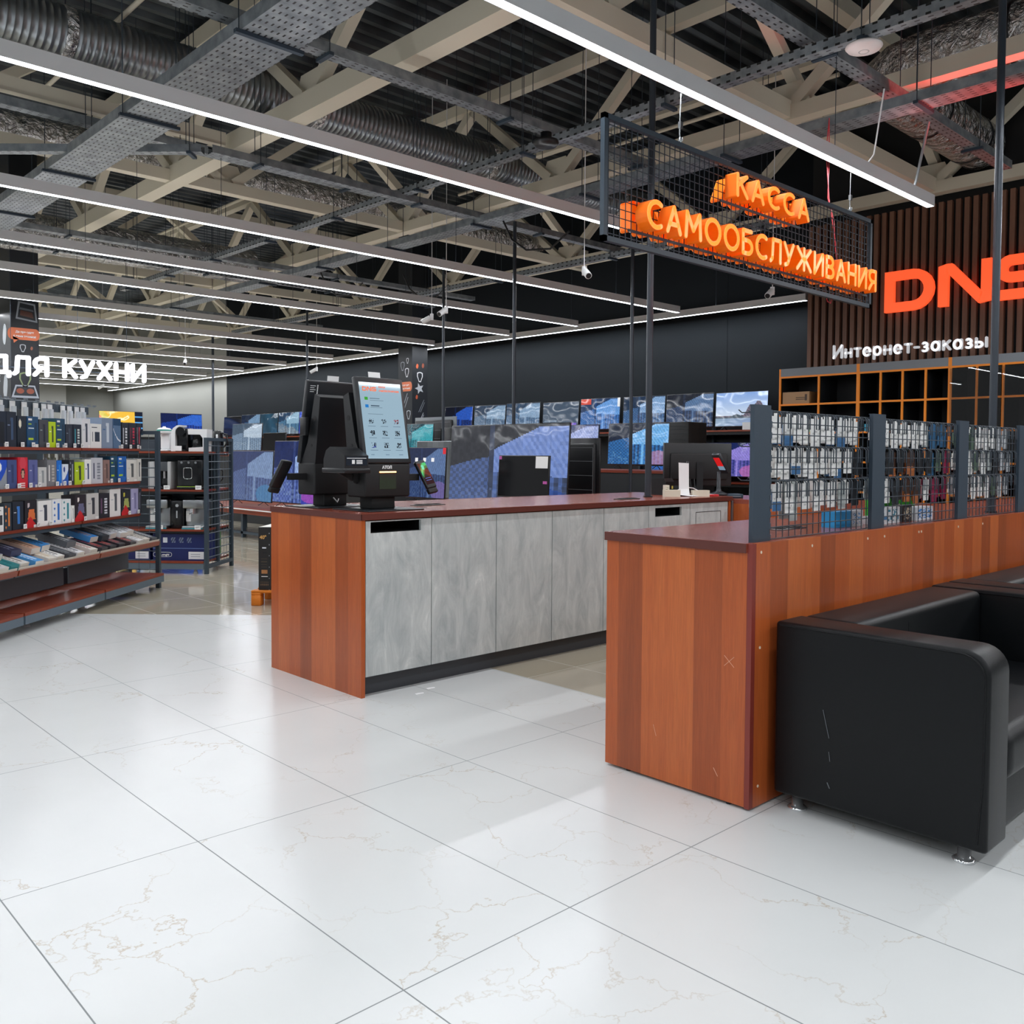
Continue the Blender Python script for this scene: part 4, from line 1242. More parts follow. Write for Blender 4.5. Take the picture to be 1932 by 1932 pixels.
def kiosk(loc, rz, label, back=False):
    t = thing('self_checkout_kiosk', label, 'kiosk', loc, rz, 'black self checkout kiosks')
    MB().rbox((-.2, -.17, 0), (.2, .2, .008), .002, 1).build('base_plate', SATIN, t)
    MB().rbox((-.085, -.035, .008), (.085, .085, .10), .006, 2).build('pedestal', BLACKM, t)
    c = MB(); c.tube([(-.02, .09, .05), (0, .105, .03), (.02, .09, .06)], .004, 6); c.build('cable', WHITE, t)
    # lower body
    b = MB(); b.rbox((-.165, -.08, .078), (.165, .10, .275), .012, 3); b.build('lower_body', BLACKM, t)
    # upper housing, leaning back
    b = MB(); b.prism([(-.055, .27), (.10, .27), (.15, .67), (.095, .69), (.02, .40)], (-.158, 0, 0), (0, 1, 0), (0, 0, 1), (.316, 0, 0))
    h = b.build('housing', BLACK, t)
    b = MB()
    for x in (-.1585, .1585):
        b.cyl((x - .001, .095, .54), (x + .001, .095, .54), .016, 14); b.cyl((x - .001, .06, .38), (x + .001, .06, .38), .009, 14)
    b.build('round_cover', BLACKM, h)
    # tilted touch monitor
    ang = .19; ca, sa = math.cos(ang), math.sin(ang)
    up_ = Vector((0, sa, ca)); nn = Vector((0, -ca, sa))
    o = Vector((-.1725, -.08, .275)); MH = .515; MW = .345
    b = MB(); b.M = Matrix(((1, 0, 0, o.x), (0, ca, sa, o.y), (0, -sa, ca, o.z), (0, 0, 0, 1)))
    b.rbox((0, -.004, 0), (MW, .03, MH), .008, 3)
    mon = b.build('monitor', SATIN, t)
    sc = MB(); q = o + up_ * .028 + nn * .0052 + Vector((.022, 0, 0))
    sw_, sh_ = MW - .044, MH - .062
    sc.grid(q, (sw_, 0, 0), up_ * sh_, 90, 150, ui)
    s_ = sc.build('screen', KSCREEN, mon)
    if True:
        lg = logo(mon, q + nn * .001 + up_ * sh_ * .885 + Vector((sw_ * .07, 0, 0)), (1, 0, 0), tuple(up_), .0008, .026, mat('orange screen logo', '#d8602a', .3, emit='#d8602a', es=.5), ('logo_letter',) * 3)
        tx = MB(); tx.text('КАССА', .010, q + nn * .001 + up_ * sh_ * .935 + Vector((sw_ * .46, 0, 0)), (1, 0, 0), tuple(up_), .0006, .0006)
        tx.text('САМООБСЛУЖИВАНИЯ', .010, q + nn * .001 + up_ * sh_ * .885 + Vector((sw_ * .46, 0, 0)), (1, 0, 0), tuple(up_), .0006, .0006, width=sw_ * .48)
        tx.build('screen_lettering', mat('orange screen logo', '#d8602a'), mon)
    # white card on the top
    pc = o + up_ * (MH + .0) + Vector((.11, .012, 0))
    b = MB(); b.add([tuple(pc), tuple(pc + Vector((.085, 0, 0))), tuple(pc + Vector((.085, .004, .032))), tuple(pc + Vector((0, .004, .032)))], [(0, 1, 2, 3)])
    b.add([tuple(pc + Vector((0, .001, 0))), tuple(pc + Vector((.085, .001, 0))), tuple(pc + Vector((.085, .005, .032))), tuple(pc + Vector((0, .005, .032)))], [(3, 2, 1, 0)])
    b.build('card_holder', PAPER, t)
    # back plate with label marks
    b = MB(); bo = o + up_ * .30 - nn * .0305
    for k in range(4):
        p = o + up_ * (MH - .03 - .012 * k) - nn * .0308
        b.add([tuple(p + Vector((MW - .02, 0, 0))), tuple(p + Vector((MW - .06 + .01 * (k % 2), 0, 0))), tuple(p + Vector((MW - .06 + .01 * (k % 2), 0, 0)) - up_ * .003), tuple(p + Vector((MW - .02, 0, 0)) - up_ * .003)], [(0, 1, 2, 3)])
    for k in range(8):
        p = o + up_ * (MH - .025 - .008 * k) - nn * .0308
        b.add([tuple(p + Vector((MW - .070, 0, 0))), tuple(p + Vector((MW - .077, 0, 0))), tuple(p + Vector((MW - .077, 0, 0)) - up_ * .006), tuple(p + Vector((MW - .070, 0, 0)) - up_ * .006)], [(0, 1, 2, 3)])
    b.build('rating_label', PAPER, mon)
    # front of lower body: maker name, light bar, scanner window
    b = MB(); b.text('АТОЛ', .017, (-.043, -.0812, .245), (1, 0, 0), (0, 0, 1), .0008, .0012, width=.07); b.build('maker_name', PAPER, t)
    b = MB(); b.rbox((-.062, -.085, .221), (.058, -.077, .229), .002, 1); b.build('light_bar', mat('amber light', '#ffd9a0', .3, emit='#ffb060', es=5.), t)
    b = MB(); b.add([(-.062, -.0815, .125), (.058, -.0815, .125), (.058, -.0815, .217), (-.062, -.0815, .217)], [(0, 1, 2, 3)]); b.build('scanner_window', mat('scanner glass', '#3a3536', .08), t)
    # receipt printer on a side arm
    b = MB(); b.prism([(-.10, .0), (.11, .0), (.11, .055), (.085, .105), (.045, .125), (-.01, .115), (-.10, .075)], (-.35, -.05, .245), (0, 1, 0), (0, 0, 1), (.16, 0, 0)) ; 
    pr = b.build('receipt_printer', BLACK, t)
    b = MB(); b.add([(-.34, -.1515, .265), (-.20, -.1515, .265), (-.20, -.1515, .315), (-.34, -.1515, .315)], [(0, 1, 2, 3)]); b.build('front_panel', mat('dark blue panel', '#16202c', .25), pr)
    b = MB(); b.text('ПЕЧАТЬ', .012, (-.275, -.153, .318), (1, 0, 0), (0, 0, 1), .0006, .0006, width=.055) if False else b.box((-.335, -.1525, .304), (-.205, -.1518, .307))
    for k in range(3): b.box((-.272, -.1525, .274 + .008 * k), (-.232, -.1518, .279 + .008 * k))
    b.box((-.302, -.1525, .274), (-.283, -.1518, .296)); b.build('panel_mark', PAPER, pr)
    b = MB(); b.rbox((-.36, -.16, .222), (-.18, .065, .25), .006, 2); b.build('tray', BLACK, pr)
    b = MB(); b.box((-.20, -.02, .165), (-.15, .02, .225)); b.prism([(-.30, .222), (-.15, .222), (-.15, .15)], (0, -.012, 0), (1, 0, 0), (0, 0, 1), (0, .024, 0)); b.build('arm', BLACKM, t)
    # payment terminal on the other side
    b = MB(); b.box((.16, -.02, .17), (.28, .02, .21)); b.build('arm', BLACKM, t)
    b = MB(); b.M = Matrix.Translation((.31, -.04, .205)) @ Matrix.Rotation(-.5, 4, 'X') @ Matrix.Rotation(-.18, 4, 'Y')
    b.rbox((-.04, -.012, -.095), (.04, .014, .095), .01, 3); tm = b.build('payment_terminal', BLACK, t)
    b2 = MB(); b2.M = b.M; b2.grid((-.033, -.0125, -.07), (.066, 0, 0), (0, 0, .145), 26, 50, phoneui); b2.build('terminal_screen', SCREEN, tm)
    b3 = MB(); b3.M = b.M; b3.rbox((-.036, -.006, -.125), (.036, .02, -.09), .006, 2); b3.build('card_slot', BLACKM, tm)
    b = MB(); b.rbox((.175, -.0, .44), (.205, .06, .55), .006, 2); b.build('side_reader', BLACK, t)
    return t
KSCREEN = attr_mat('kiosk screen', .05, emit=.72)
kiosk((3.11, 4.42, TOP), math.radians(1), 'front self checkout kiosk with a pale blue screen facing the viewer')
kiosk((3.05, 4.90, TOP), math.radians(183), 'rear self checkout kiosk showing its black back')

# ------------------------------------------------------------------ cashier's things at the right end of the checkout counter
t = thing('computer_monitor', 'black cash desk monitor seen from behind, right of the thick pole', 'monitor', (6.78, 4.74, TOP - .024), math.radians(148))
MB().rbox((-.32, -.02, .09), (.32, .02, .47), .006, 2).build('panel', BLACK, t)
MB().rbox((-.27, .02, .14), (.27, .05, .38), .012, 2).build('rear_housing', BLACKM, t)
MB().box((-.03, .02, .01), (.03, .06, .30)).build('stand', BLACK, t)
MB().rbox((-.13, -.08, 0), (.13, .12, .012), .004, 2).build('stand_base', BLACK, t)
b = MB(); b.tube([(.05, .05, .15), (.06, .09, .06), (.05, .12, .01)], .005, 6); b.tube([(.09, .05, .15), (.10, .10, .07), (.1, .13, .01)], .005, 6); b.build('cable', BLACKM, t)
t = thing('receipt_printer', 'black cash desk receipt printer right behind the thick pole', 'printer', (6.20, 4.72, TOP), .2)
MB().prism([(0, 0), (.2, 0), (.2, .06), (.16, .13), (.02, .14), (0, .11)], (-.08, -.1, 0), (0, 1, 0), (0, 0, 1), (.16, 0, 0)).build('housing', BLACK, t)
MB().box((.03, -.102, .05), (.055, -.1, .075)).build('sticker', mat('yellow sticker', '#d8c860', .5), t)
t = thing('receipt_strip', 'long white paper receipt strip standing on the cash desk', 'receipt', (6.11, 4.40, TOP), -.5)
b = MB(); b.add([(-.045, 0, .06), (.045, 0, .06), (.045, .01, .27), (-.045, .012, .275)], [(0, 1, 2, 3)]); b.add([(-.045, 0, .06), (.045, 0, .06), (.043, -.02, .012), (-.043, -.02, .012)], [(3, 2, 1, 0)])
b.add([(-.043, -.02, .012), (.043, -.02, .012), (.10, -.09, .004), (.0, -.09, .004)], [(3, 2, 1, 0)]); b.build('paper', PAPER, t)
b = MB(); b.rbox((.03, .012, 0), (.05, .03, .285), .004, 1); b.rbox((-.05, .0, 0), (.07, .06, .01), .003, 1); b.build('holder', BLACK, t)
carton('card_box', (5.89, 4.38, TOP), (6.02, 4.44, TOP + .055), ['#ddd8c4'], 'cream box on the cash desk left of the receipt strip', rz=-.6)
carton('card_box', (6.14, 4.28, TOP), (6.28, 4.34, TOP + .05), ['#dcd6c2'], 'cream box on the cash desk right of the receipt strip', rz=-.6)
carton('card_box', (6.0, 4.48, TOP), (6.035, 4.54, TOP + .09), ['#dfd9c8'], 'narrow cream carton with spots behind the cream boxes', fn=specks('#dfd9c8', '#7a7a50', 2, .12), rz=-.6)
tag(MB().rbox((-.04, -.02, 0), (.05, .02, .014), .006, 2).build('lighter', mat('red plastic', '#d02028', .35), None, (6.33, 4.27, TOP), -.4), 'small red plastic object lying on the cash desk', 'lighter')
t = thing('customer_display', 'hand size price display tilted on a stand, red and black, on the cash desk', 'display', (6.52, 4.34, TOP), math.radians(-12))
b = MB(); b.lathe([(0, 0), (.075, 0), (.08, .012), (.055, .022), (.025, .035), (.018, .06), (.016, .2), (.0, .2)], n=20); b.build('stand', mat('grey black stand', '#23282e', .35), t)
b = MB(); b.M = Matrix.Translation((.02, 0, .27)) @ Matrix.Rotation(-.65, 4, 'Y') ; b.rbox((-.016, -.045, -.10), (.016, .045, .10), .006, 2); d_ = b.build('display_head', mat('grey black stand', '#23282e'), t)
b2 = MB(); b2.M = b.M; b2.grid((.0165, -.036, -.06), (0, .072, 0), (0, 0, .13), 10, 16, lambda u, v: (200, 20, 24) if v > .3 else (110, 140, 160)); b2.build('screen', SCREEN, d_)
b2 = MB(); b2.M = b.M; b2.grid((-.0165, .036, -.06), (0, -.072, 0), (0, 0, .13), 10, 16, lambda u, v: (200, 20, 24) if v > .3 else (110, 140, 160)); b2.build('screen', SCREEN, d_)
for k, (x, y, z, c, lb) in enumerate(((6.62, 4.30, TOP - .024, '#1c3342', 'dark blue router box at the right end of the cash desk'), (6.66, 4.48, TOP - .024, '#22272c', 'black switch box behind the blue router box'))):
    o = thing('router_box', lb, 'router', (x, y, z), -.7)
    MB().rbox((-.1, -.07, 0), (.1, .07, .035), .006, 2).build('case', mat('router ' + c, c, .35), o)
    MB().box((-.08, -.0715, .012), (.08, -.07, .02)).build('port_strip', STEELC, o)
t = thing('cable', 'white cable lying in a loop on the cash desk', 'cable', (6.2, 4.38, TOP))
MB().tube([(0, .2, .02), (.05, .12, .07), (.12, .08, .06), (.2, .04, .02), (.24, -.02, .006), (.22, -.08, .006)], .005, 6).build('lead', WHITE, t)
# ================================================================== kitchen shelves (rack turned 43.5 degrees)
KA = math.radians(43.0)
E1 = Vector((math.cos(KA), math.sin(KA), 0)); NN = Vector((math.sin(KA), -math.cos(KA), 0))
K0 = Vector((3.632, 8.928, 0))                   # right front post of the first rack; local x along the row, y to the back
def klocal(x, y, z): return K0 + E1 * x - NN * y + Vector((0, 0, z))
rack = thing('gondola_shelf', 'long anthracite and cherry shelf rack at the left edge, full of small appliance boxes', 'shelf rack', K0, KA)
def uprights(x, y0, y1, h, parent, name='end_frame', grid=True, posts=True):
    b = MB()
    if posts:
        b.box((x - .02, y0, 0), (x + .02, y0 + .04, h)); b.box((x - .02, y1 - .04, 0), (x + .02, y1, h))
        b.box((x - .02, y0 + .04, h - .035), (x + .02, y1 - .04, h)); b.box((x - .02, y0 + .04, .06), (x + .02, y1 - .04, .10))
    f = b.build(name, ANTHS, parent)
    if grid:
        g = MB()
        nz = 17; ny = 9
        for k in range(1, nz): g.cyl((x, y0 + .03, h * k / nz), (x, y1 - .03, h * k / nz), .0055, 6)
        for k in range(1, ny): g.cyl((x, y0 + (y1 - y0) * k / ny, .08), (x, y0 + (y1 - y0) * k / ny, h - .02), .0022, 6)
        g.build('wire_grid', WIREL, f)
    return f
uprights(0, 0, .98, 1.565, rack)
XL = -3.5
for x in (-1.17, -2.34, -3.48):
    b = MB(); b.box((x - .02, .46, 0), (x + .02, .54, 1.5)); b.build('upright', ANTHS, rack)
bp = MB(); bp.box((XL, .495, .14), (-.03, .505, .30)); bp.build('spine_panel', ANTHS, rack)
def shelfboard(x0, x1, y0, y1, z, tilt=0., name='shelf'):
    t_ = .022
    b = MB()
    if tilt:
        b.M = Matrix.Translation((0, y0, z)) @ Matrix.Rotation(tilt, 4, 'X') @ Matrix.Translation((0, -y0, -z))
    b.box((x0, y0, z - t_), (x1, y1, z))
    s = b.build(name, WOODSH, rack)
    r = MB(); r.M = b.M
    r.box((x0, y0 + .012, z - t_ - .03), (x1, y0 + .03, z - t_)); r.box((x0, y0 + .03, z - t_ - .006), (x1, y1, z - t_))
    r.build('support_rail', ANTHS, s)
    return s
for a, b_ in ((XL, -2.35), (-2.33, -1.18), (-1.16, -.03)):
    for z in (1.386, 1.068, .75): shelfboard(a, b_ - (.07 if b_ > -1 else 0), .15, .49, z)
    s = shelfboard(a, b_, .0, .44, .462, .28, 'sloping_shelf')
    l = MB(); l.M = Matrix.Translation((0, 0, .462)) @ Matrix.Rotation(.28, 4, 'X'); l.box((a, -.012, -.03), (b_, .0, .012)); l.build('front_lip', WOODSH, s)
    l = MB(); l.M = l.M = Matrix.Translation((0, 0, .462)) @ Matrix.Rotation(.28, 4, 'X'); l.box((a, -.0, .0), (b_, .004, .03)); l.build('price_strip', mat('clear price strip', '#c9c6ba', .3), s)
    s = shelfboard(a, b_, -.05, .49, .155, 0, 'base_shelf')
    r = MB(); r.box((a + .002, -.052, .07), (b_ - .002, -.03, .132)); r.build('front_rail', GREYRAIL, s)
    h = MB(); h.box((a + .03, .30, .20), (b_ - .03, .31, .42))
    h.build('pegboard_panel', mat('pegboard', '#5a6066', .55), rack)
for x in (-.35, -1.25, -2.05, -2.95):
    f = MB(); f.cyl((x, .12, .02), (x, .12, .1), .008, 8); f.lathe([(0, 0), (.036, 0), (.03, .014), (.012, .03), (0, .032)], (x, .12, 0), 16); f.box((x - .02, .05, .07), (x + .02, .45, .13))
    f.build('levelling_foot', mat('white foot', '#d5d7d8', .5), rack)
for x in (-1.17, -2.34):
    g = MB(); g.prism([(0, .1), (.3, .155), (.3, .07), (0, .07)], (x - .002, .15, 0), (0, 1, 0), (0, 0, 1), (.004, 0, 0)); g.build('bracket', BLACKM, rack)

def art(style, c1, c2, c3='#f2f2f0', seed=0):
    a, b_, w3 = _hex(c1), _hex(c2), _hex(c3)
    def f(u, v):
        if u > .72 and v < .1 and seed % 3 == 0: return (235, 235, 232)
        if style == 'plain': return a
        if style == 'razor':           # slim appliance standing in the middle
            if abs(u - .55) < .09 and .2 < v < .82: return b_
            if abs(u - .55) < .14 and .72 < v < .84: return b_
            if .1 < u < .32 and .6 < v < .63: return w3
        elif style == 'window':
            if .38 < u < .85 and .28 < v < .68: return b_
            if .15 < u < .22 and .28 < v < .68: return b_
            if .1 < u < .6 and .82 < v < .86: return b_
        elif style == 'vtext':
            if .5 < u < .78 and .18 < v < .85 and int(v * 26) % 3: return b_
            if .18 < u < .3 and .2 < v < .8: return w3
        elif style == 'badge':
            if .1 < u < .42 and .85 < v < .95: return (238, 238, 238)
            if .1 < u < .4 and .74 < v < .78: return (178, 205, 30)
            if .1 < u < .6 and .6 < v < .63: return w3
            if .1 < u < .55 and .22 < v < .3: return (178, 205, 30)
            if .66 < u < .88 and .2 < v < .8: return b_
        elif style == 'face':
            if v > .62: return b_ if (u - .5) ** 2 + (v - .8) ** 2 * 2 < .1 else a
            if math.hypot(u - .5, (v - .45) * 1.1) < .14: return (205, 160, 135)
            if math.hypot(u - .5, (v - .48) * 1.1) < .2: return (40, 28, 26)
            if v < .25 and int(v * 40) % 3 == 0 and .15 < u < .7: return w3
        elif style == 'swoosh':
            if v < .25 + .5 * u * u: return b_
            if math.hypot(u - .3, v - .75) < .14: return w3
        elif style == 'triangle':
            if v < .42 - abs(u - .45) * .7: return (200, 30, 34)
            if abs(u - .55) < .25 - (v - .55) * .3 and .3 < v < .68: return b_
            if math.hypot(u - .3, v - .82) < .09: return w3
        elif style == 'dots':
            if math.hypot(u - .25, (v * 4 % 1 - .5) * .5) < .1: return b_
            if abs(u - .65) < .1 and .15 < v < .85: return b_
        elif style == 'edge':
            if u < .14: return b_
            if .3 < u < .8 and .1 < v < .7: return tuple(int(x * .45) for x in a)
        elif style == 'glint':
            if abs(v - (.25 + .4 * (1 - u) ** 2)) < .025: return (235, 240, 245)
            if v > .75: return b_
        return a
    return f
KG = ('small appliance boxes on the top kitchen shelf', 'small appliance boxes on the second kitchen shelf', 'small appliance boxes on the third kitchen shelf')
ROWT = [
 [(-2.288,.104,.265,'edge','#1c2636','#1f9fe0','#e8d428','sky blue framed navy'), (-2.182,.127,.267,'razor','#1b2230','#39506f','#7a8aa6','tall navy'), (-2.053,.128,.24,'swoosh','#16202c','#131b26','#e8e2cc','black and blue topped'),
  (-1.921,.15,.242,'badge','#1d4a70','#123450','#dfe6ea','deep blue shaver'), (-1.763,.135,.223,'razor','#45464c','#1a1d2a','#9aa','charcoal'), (-1.624,.098,.21,'razor','#b9d414','#3d4a20','#f0f0e0','lime green'),
  (-1.522,.135,.241,'badge','#1d4560','#123048','#dfe6ea','teal blue shaver'), (-1.383,.12,.197,'razor','#262b38','#454c5a','#8f97a5','dark slate'), (-1.258,.125,.201,'vtext','#202634','#cfd6d2','#3aa0b0','dark navy with vertical lettering'),
  (-1.128,.148,.257,'razor','#dcdde0','#3b4352','#b8bcc4','tall white'), (-.978,.18,.217,'window','#e6e6e4','#2a3442','#fff','white with a dark window'), (-.791,.20,.277,'razor','#7f8fa6','#c9d2dc','#2f5f8f','blue grey plastic'),
  (-.587,.158,.279,'glint','#5d7898','#2d4a6a','#fff','glossy steel blue'), (-.415,.128,.245,'vtext','#20242e','#dfe2e6','#c8ccd2','black with white lines'), (-.283,.153,.25,'vtext','#23252f','#b8324a','#7c2c3c','black with red vertical lettering'),
  (-.125,.108,.25,'razor','#1f2633','#d8dde2','#c03040','slim black and white'), (-.012 - .11,.0,.0,'plain','#000000','#000000','#000','skip')],
 [(-2.296,.112,.219,'swoosh','#1f4fc0','#8f969e','#e8eaf0','royal blue and grey'), (-2.18,.123,.219,'razor','#414f80','#2f3b66','#aab2cc','slate violet'), (-2.052,.14,.238,'face','#cf2230','#d84050','#f2e8e4','red portrait'),
  (-1.906,.119,.217,'razor','#5d639a','#454b82','#c0c4dc','lavender blue'), (-1.781,.123,.157,'razor','#c9cac8','#8d9496','#e6e6e6','low pale grey'), (-1.653,.13,.216,'vtext','#7a7a7e','#b9b3ae','#e8e6e2','mid grey'),
  (-1.517,.076,.211,'razor','#1c6fd0','#2a8fe8','#e8f0fa','narrow bright blue'), (-1.438,.102,.179,'swoosh','#dfe8f4','#2a62c0','#1c3f90','white and blue'), (-1.331,.08,.214,'dots','#2c3038','#9aa0ac','#fff','narrow dark grey'),
  (-1.247,.16,.195,'razor','#b6d018','#3a4420','#fff','lime yellow'), (-1.082,.104,.217,'razor','#eeeeec','#26406e','#333','white with a navy razor'), (-.974,.2,.231,'vtext','#c6c8cf','#7d828e','#4a5068','silver with vertical lettering'),
  (-.769,.126,.211,'razor','#8c6e66','#5a4540','#c8a89c','rose brown'), (-.638,.13,.245,'badge','#1b4a66','#0f3248','#dfe6ea','tall teal'), (-.502,.172,.244,'badge','#1d62b4','#124a94','#e8f0fa','tall vivid blue'),
  (-.326,.20,.208,'razor','#d8d6cf','#5b5c5c','#c0beb6','ivory dryer'), (-.119 - .001,.0,.0,'plain','#000','#000','#000','skip')],
 [(-2.303,.074,.186,'window','#e8e8e6','#33373c','#fff','white and black'), (-2.225,.095,.209,'dots','#2e3a44','#e0823a','#d8dde0','dark multicoloured'), (-2.126,.152,.214,'razor','#1d2430','#3a7ac8','#c8ccd4','black with a blue clipper'),
  (-1.962,.16,.218,'triangle','#231f24','#d8703a','#c8bcc0','black and orange'), (-1.793,.202,.204,'razor','#eceae8','#3d4250','#aab','wide white'), (-1.586,.134,.208,'dots','#e9ecef','#2c6fc4','#fff','white with blue dots'),
  (-1.447,.139,.202,'dots','#e8eef0','#2f8a98','#fff','white with teal print'), (-1.304,.055,.142,'razor','#efefed','#8a9094','#fff','tiny white'), (-1.244,.178,.228,'triangle','#2a2228','#6a6a8a','#e8e0dc','black and red'),
  (-1.061,.215,.233,'razor','#c9c7c4','#3c3e46','#8f9298','light grey clipper'), (-.841,.178,.224,'vtext','#25222a','#cfd2da','#6a4a6a','black patterned'), (-.657,.206,.256,'razor','#e6e4e2','#55585f','#b8bcc2','tall white clipper'),
  (-.446,.196,.238,'triangle','#23262c','#a8b060','#d0c840','black and yellow'), (-.245,.15,.246,'razor','#a9a6cc','#7d7aa8','#e4e2f2','lilac'), (-.09 - .001,.0,.0,'plain','#000','#000','#000','skip')]]
SHZ = (1.386, 1.068, .75); SHN = ('top', 'second', 'third')
for r, row in enumerate(ROWT):
    for k, (s, w_, h, st, c1, c2, c3, nm) in enumerate(row):
        if w_ < .03: continue
        if s + w_ > -.10: w_ = -.10 - s
        d = .085 + .02 * ((k * 5 + r) % 4)
        o = thing('appliance_box', '%s box, %s from the left on the %s kitchen shelf' % (nm, ORD[k], SHN[r]), 'box', klocal(s + w_ / 2, .172, SHZ[r] + .001), KA + .04 * ((k * 7 + r * 5) % 5 - 2) * .5, KG[r])
        b = MB(); c0 = lin(c1); w2 = w_ / 2 - .003
        b.add([(-w2,0,0),(w2,0,0),(w2,d,0),(-w2,d,0),(-w2,0,h),(w2,0,h),(w2,d,h),(-w2,d,h)], [(0,3,2,1),(4,5,6,7),(1,2,6,5),(2,3,7,6),(3,0,4,7)], 0, c0)
        b.grid((-w2, 0, 0), (2 * w2, 0, 0), (0, 0, h), 18, 30, art(st, c1, c2, c3, k))
        b.build('carton', GLOSSPRINT if st == 'glint' else PAINT, o)
# last box of every row, standing at the right end
for r, (c1, c2, nm, h) in enumerate((('#1d2430', '#cc4a58', 'black and pink end', .25), ('#dddbd4', '#2c3038', 'ivory end', .218), ('#22262e', '#6a6f7c', 'black end', .241))):
    o = thing('appliance_box', '%s box, last on the right of the %s kitchen shelf' % (nm, SHN[r]), 'box', klocal(-.068, .175, SHZ[r] + .001), KA, KG[r])
    b = MB(); w2, d = .042, .12; c0 = lin(c1)
    b.add([(-w2,0,0),(w2,0,0),(w2,d,0),(-w2,d,0),(-w2,0,h),(w2,0,h),(w2,d,h),(-w2,d,h)], [(0,3,2,1),(4,5,6,7),(1,2,6,5),(2,3,7,6),(3,0,4,7)], 0, c0)
    b.grid((-w2, 0, 0), (2 * w2, 0, 0), (0, 0, h), 14, 26, art('razor', c1, c2, '#d8d8d8', r)); b.build('carton', PAINT, o)
# boxes outside the left picture edge are left out; price tags at the foot of the boxes
for r, xs_ in enumerate(((-2.2, -2.0, -1.86, -1.66, -1.52, -1.4, -1.26, -1.14, -.44, -.27, -.12), (-2.2, -2.05, -1.9, -1.78, -1.53, -1.42, -1.34, -1.12, -.64, -.5, -.33), (-1.98, -1.8, -1.63, -1.1, -.3, -.12))):
    for i, x in enumerate(xs_):
        o = thing('price_tag', 'white price tag at the foot of the boxes, %s from the left, %s kitchen shelf' % (ORD[i], SHN[r]), 'price tag', klocal(x, .158, SHZ[r] + .002), KA, 'price tags on the %s kitchen shelf' % SHN[r])
        b = MB(); b.box((-.021, 0, 0), (.021, .002, .036)); b.build('card', PAPER, o)
        b = MB(); b.box((-.014, -.0006, .020), (.012, -.0002, .024)); b.box((-.014, -.0006, .010), (.004, -.0002, .013)); b.build('print', BLACKM, o)
# white packs on the hooks behind the upper boxes
k = 0
for r, (z, xs_) in enumerate(((1.77, (-2.26, -2.17, -2.02, -1.93, -1.84, -1.68, -1.52, -1.36, -1.24, -1.15, -.95, -.84, -.72, -.62)), (1.35, (-2.22, -2.1, -1.98, -1.9, -1.7, -1.22, -1.12, -1.0, -.9)))):
    for i, x in enumerate(xs_):
        o = thing('hanging_pack', 'white pack on the rear hooks above the %s shelf boxes, %s from the left' % (SHN[r], ORD[i]), 'hanging pack', klocal(x, .44, z), KA, 'white packs on hooks at the back of the kitchen rack')
        b = MB(); b.box((-.034, 0, -.20), (.034, .006, -.008)); b.build('card', PAPER, o)
        b = MB(); b.box((-.02, -.02, -.17), (.02, -.001, -.05)); b.build('blister', mat('pale blister', '#d4dade', .15), o)
        b = MB(); b.tube([(0, -.10, .0), (0, -.11, -.012), (0, -.09, -.004), (0, .02, 0)], .0028, 5); b.box((-.03, -.112, -.002), (.03, -.11, .012)); b.build('hook', STEELC, o)
MBs = MB(); MBs.box((-2.6, .452, 1.70), (-.5, .462, 1.77)); MBs.build('hook_rail', ANTHS, rack)
# flat boxes on the sloping shelf
LY = [(-2.50,'#c9c7c6','#4a4c50','white'),(-2.36,'#1f7c80','#15585c','teal'),(-2.23,'#dcd9d4','#6a5850','cream'),(-2.06,'#3f92d4','#d8e6f2','light blue'),(-1.88,'#dcd6ca','#c8b090','beige'),(-1.75,'#ece9e6','#3a3d44','white striped'),
      (-1.6,'#3a3d42','#8a8d92','dark grey'),(-1.46,'#dcdcde','#33363c','pale grey lettered'),(-1.24,'#d8d4cc','#9a3a34','cream and red'),(-1.08,'#26242a','#b83a38','black and red'),(-.92,'#23232a','#c24a42','black and coral'),
      (-.75,'#221f26','#a8323c','black and crimson'),(-.56,'#2a262c','#c8504a','black with red bars'),(-.40,'#d9d8d8','#8f9296','silver white'),(-.26,'#cfcac0','#4a4c50','stone grey'),(-.13,'#3c4046','#b8bcc0','graphite')]
SL = .28
def lying(x, y, lift, L, w_, c1, c2, label, yaw=0., th=.048):
    o = thing('flat_box', label, 'box', (0, 0, 0), 0, 'flat boxes on the sloping kitchen shelf')
    M = Matrix.Translation(K0) @ Matrix.Rotation(KA, 4, 'Z') @ Matrix.Translation((0, 0, .464)) @ Matrix.Rotation(SL, 4, 'X') @ Matrix.Translation((x, y, lift + .0)) @ Matrix.Rotation(yaw, 4, 'Z')
    o.matrix_world = M
    b = MB(); w2 = w_ / 2; a = _hex(c1); a2 = _hex(c2); c0 = lin(c1)
    side = lin(tuple(min(255, int(q * .9 + 24)) for q in a))
    b.add([(-w2,0,0),(w2,0,0),(w2,L,0),(-w2,L,0),(-w2,0,th),(w2,0,th),(w2,L,th),(-w2,L,th)], [(0,3,2,1),(0,1,5,4),(1,2,6,5),(2,3,7,6),(3,0,4,7)], 0, [side, lin('#d5d0c6') if sum(a) > 300 else side, side, side, side])
    def top(u, v):
        if abs(u - .6) < .12 and .12 < v < .75: return a2
        if .14 < u < .3 and .1 < v < .9 and int(v * 30) % 3: return a2
        return a
    b.grid((-w2, 0, th), (2 * w2, 0, 0), (0, L, 0), 14, 30, top)
    b.build('carton', PAINT, o)
for k, (x, c1, c2, nm) in enumerate(LY):
    lying(x, .008 + .006 * (k % 3), .001, .30, .106, c1, c2, '%s flat box, %s from the left front line of the sloping shelf' % (nm, ORD[k]), .02 * ((k * 3) % 4 - 1.5))
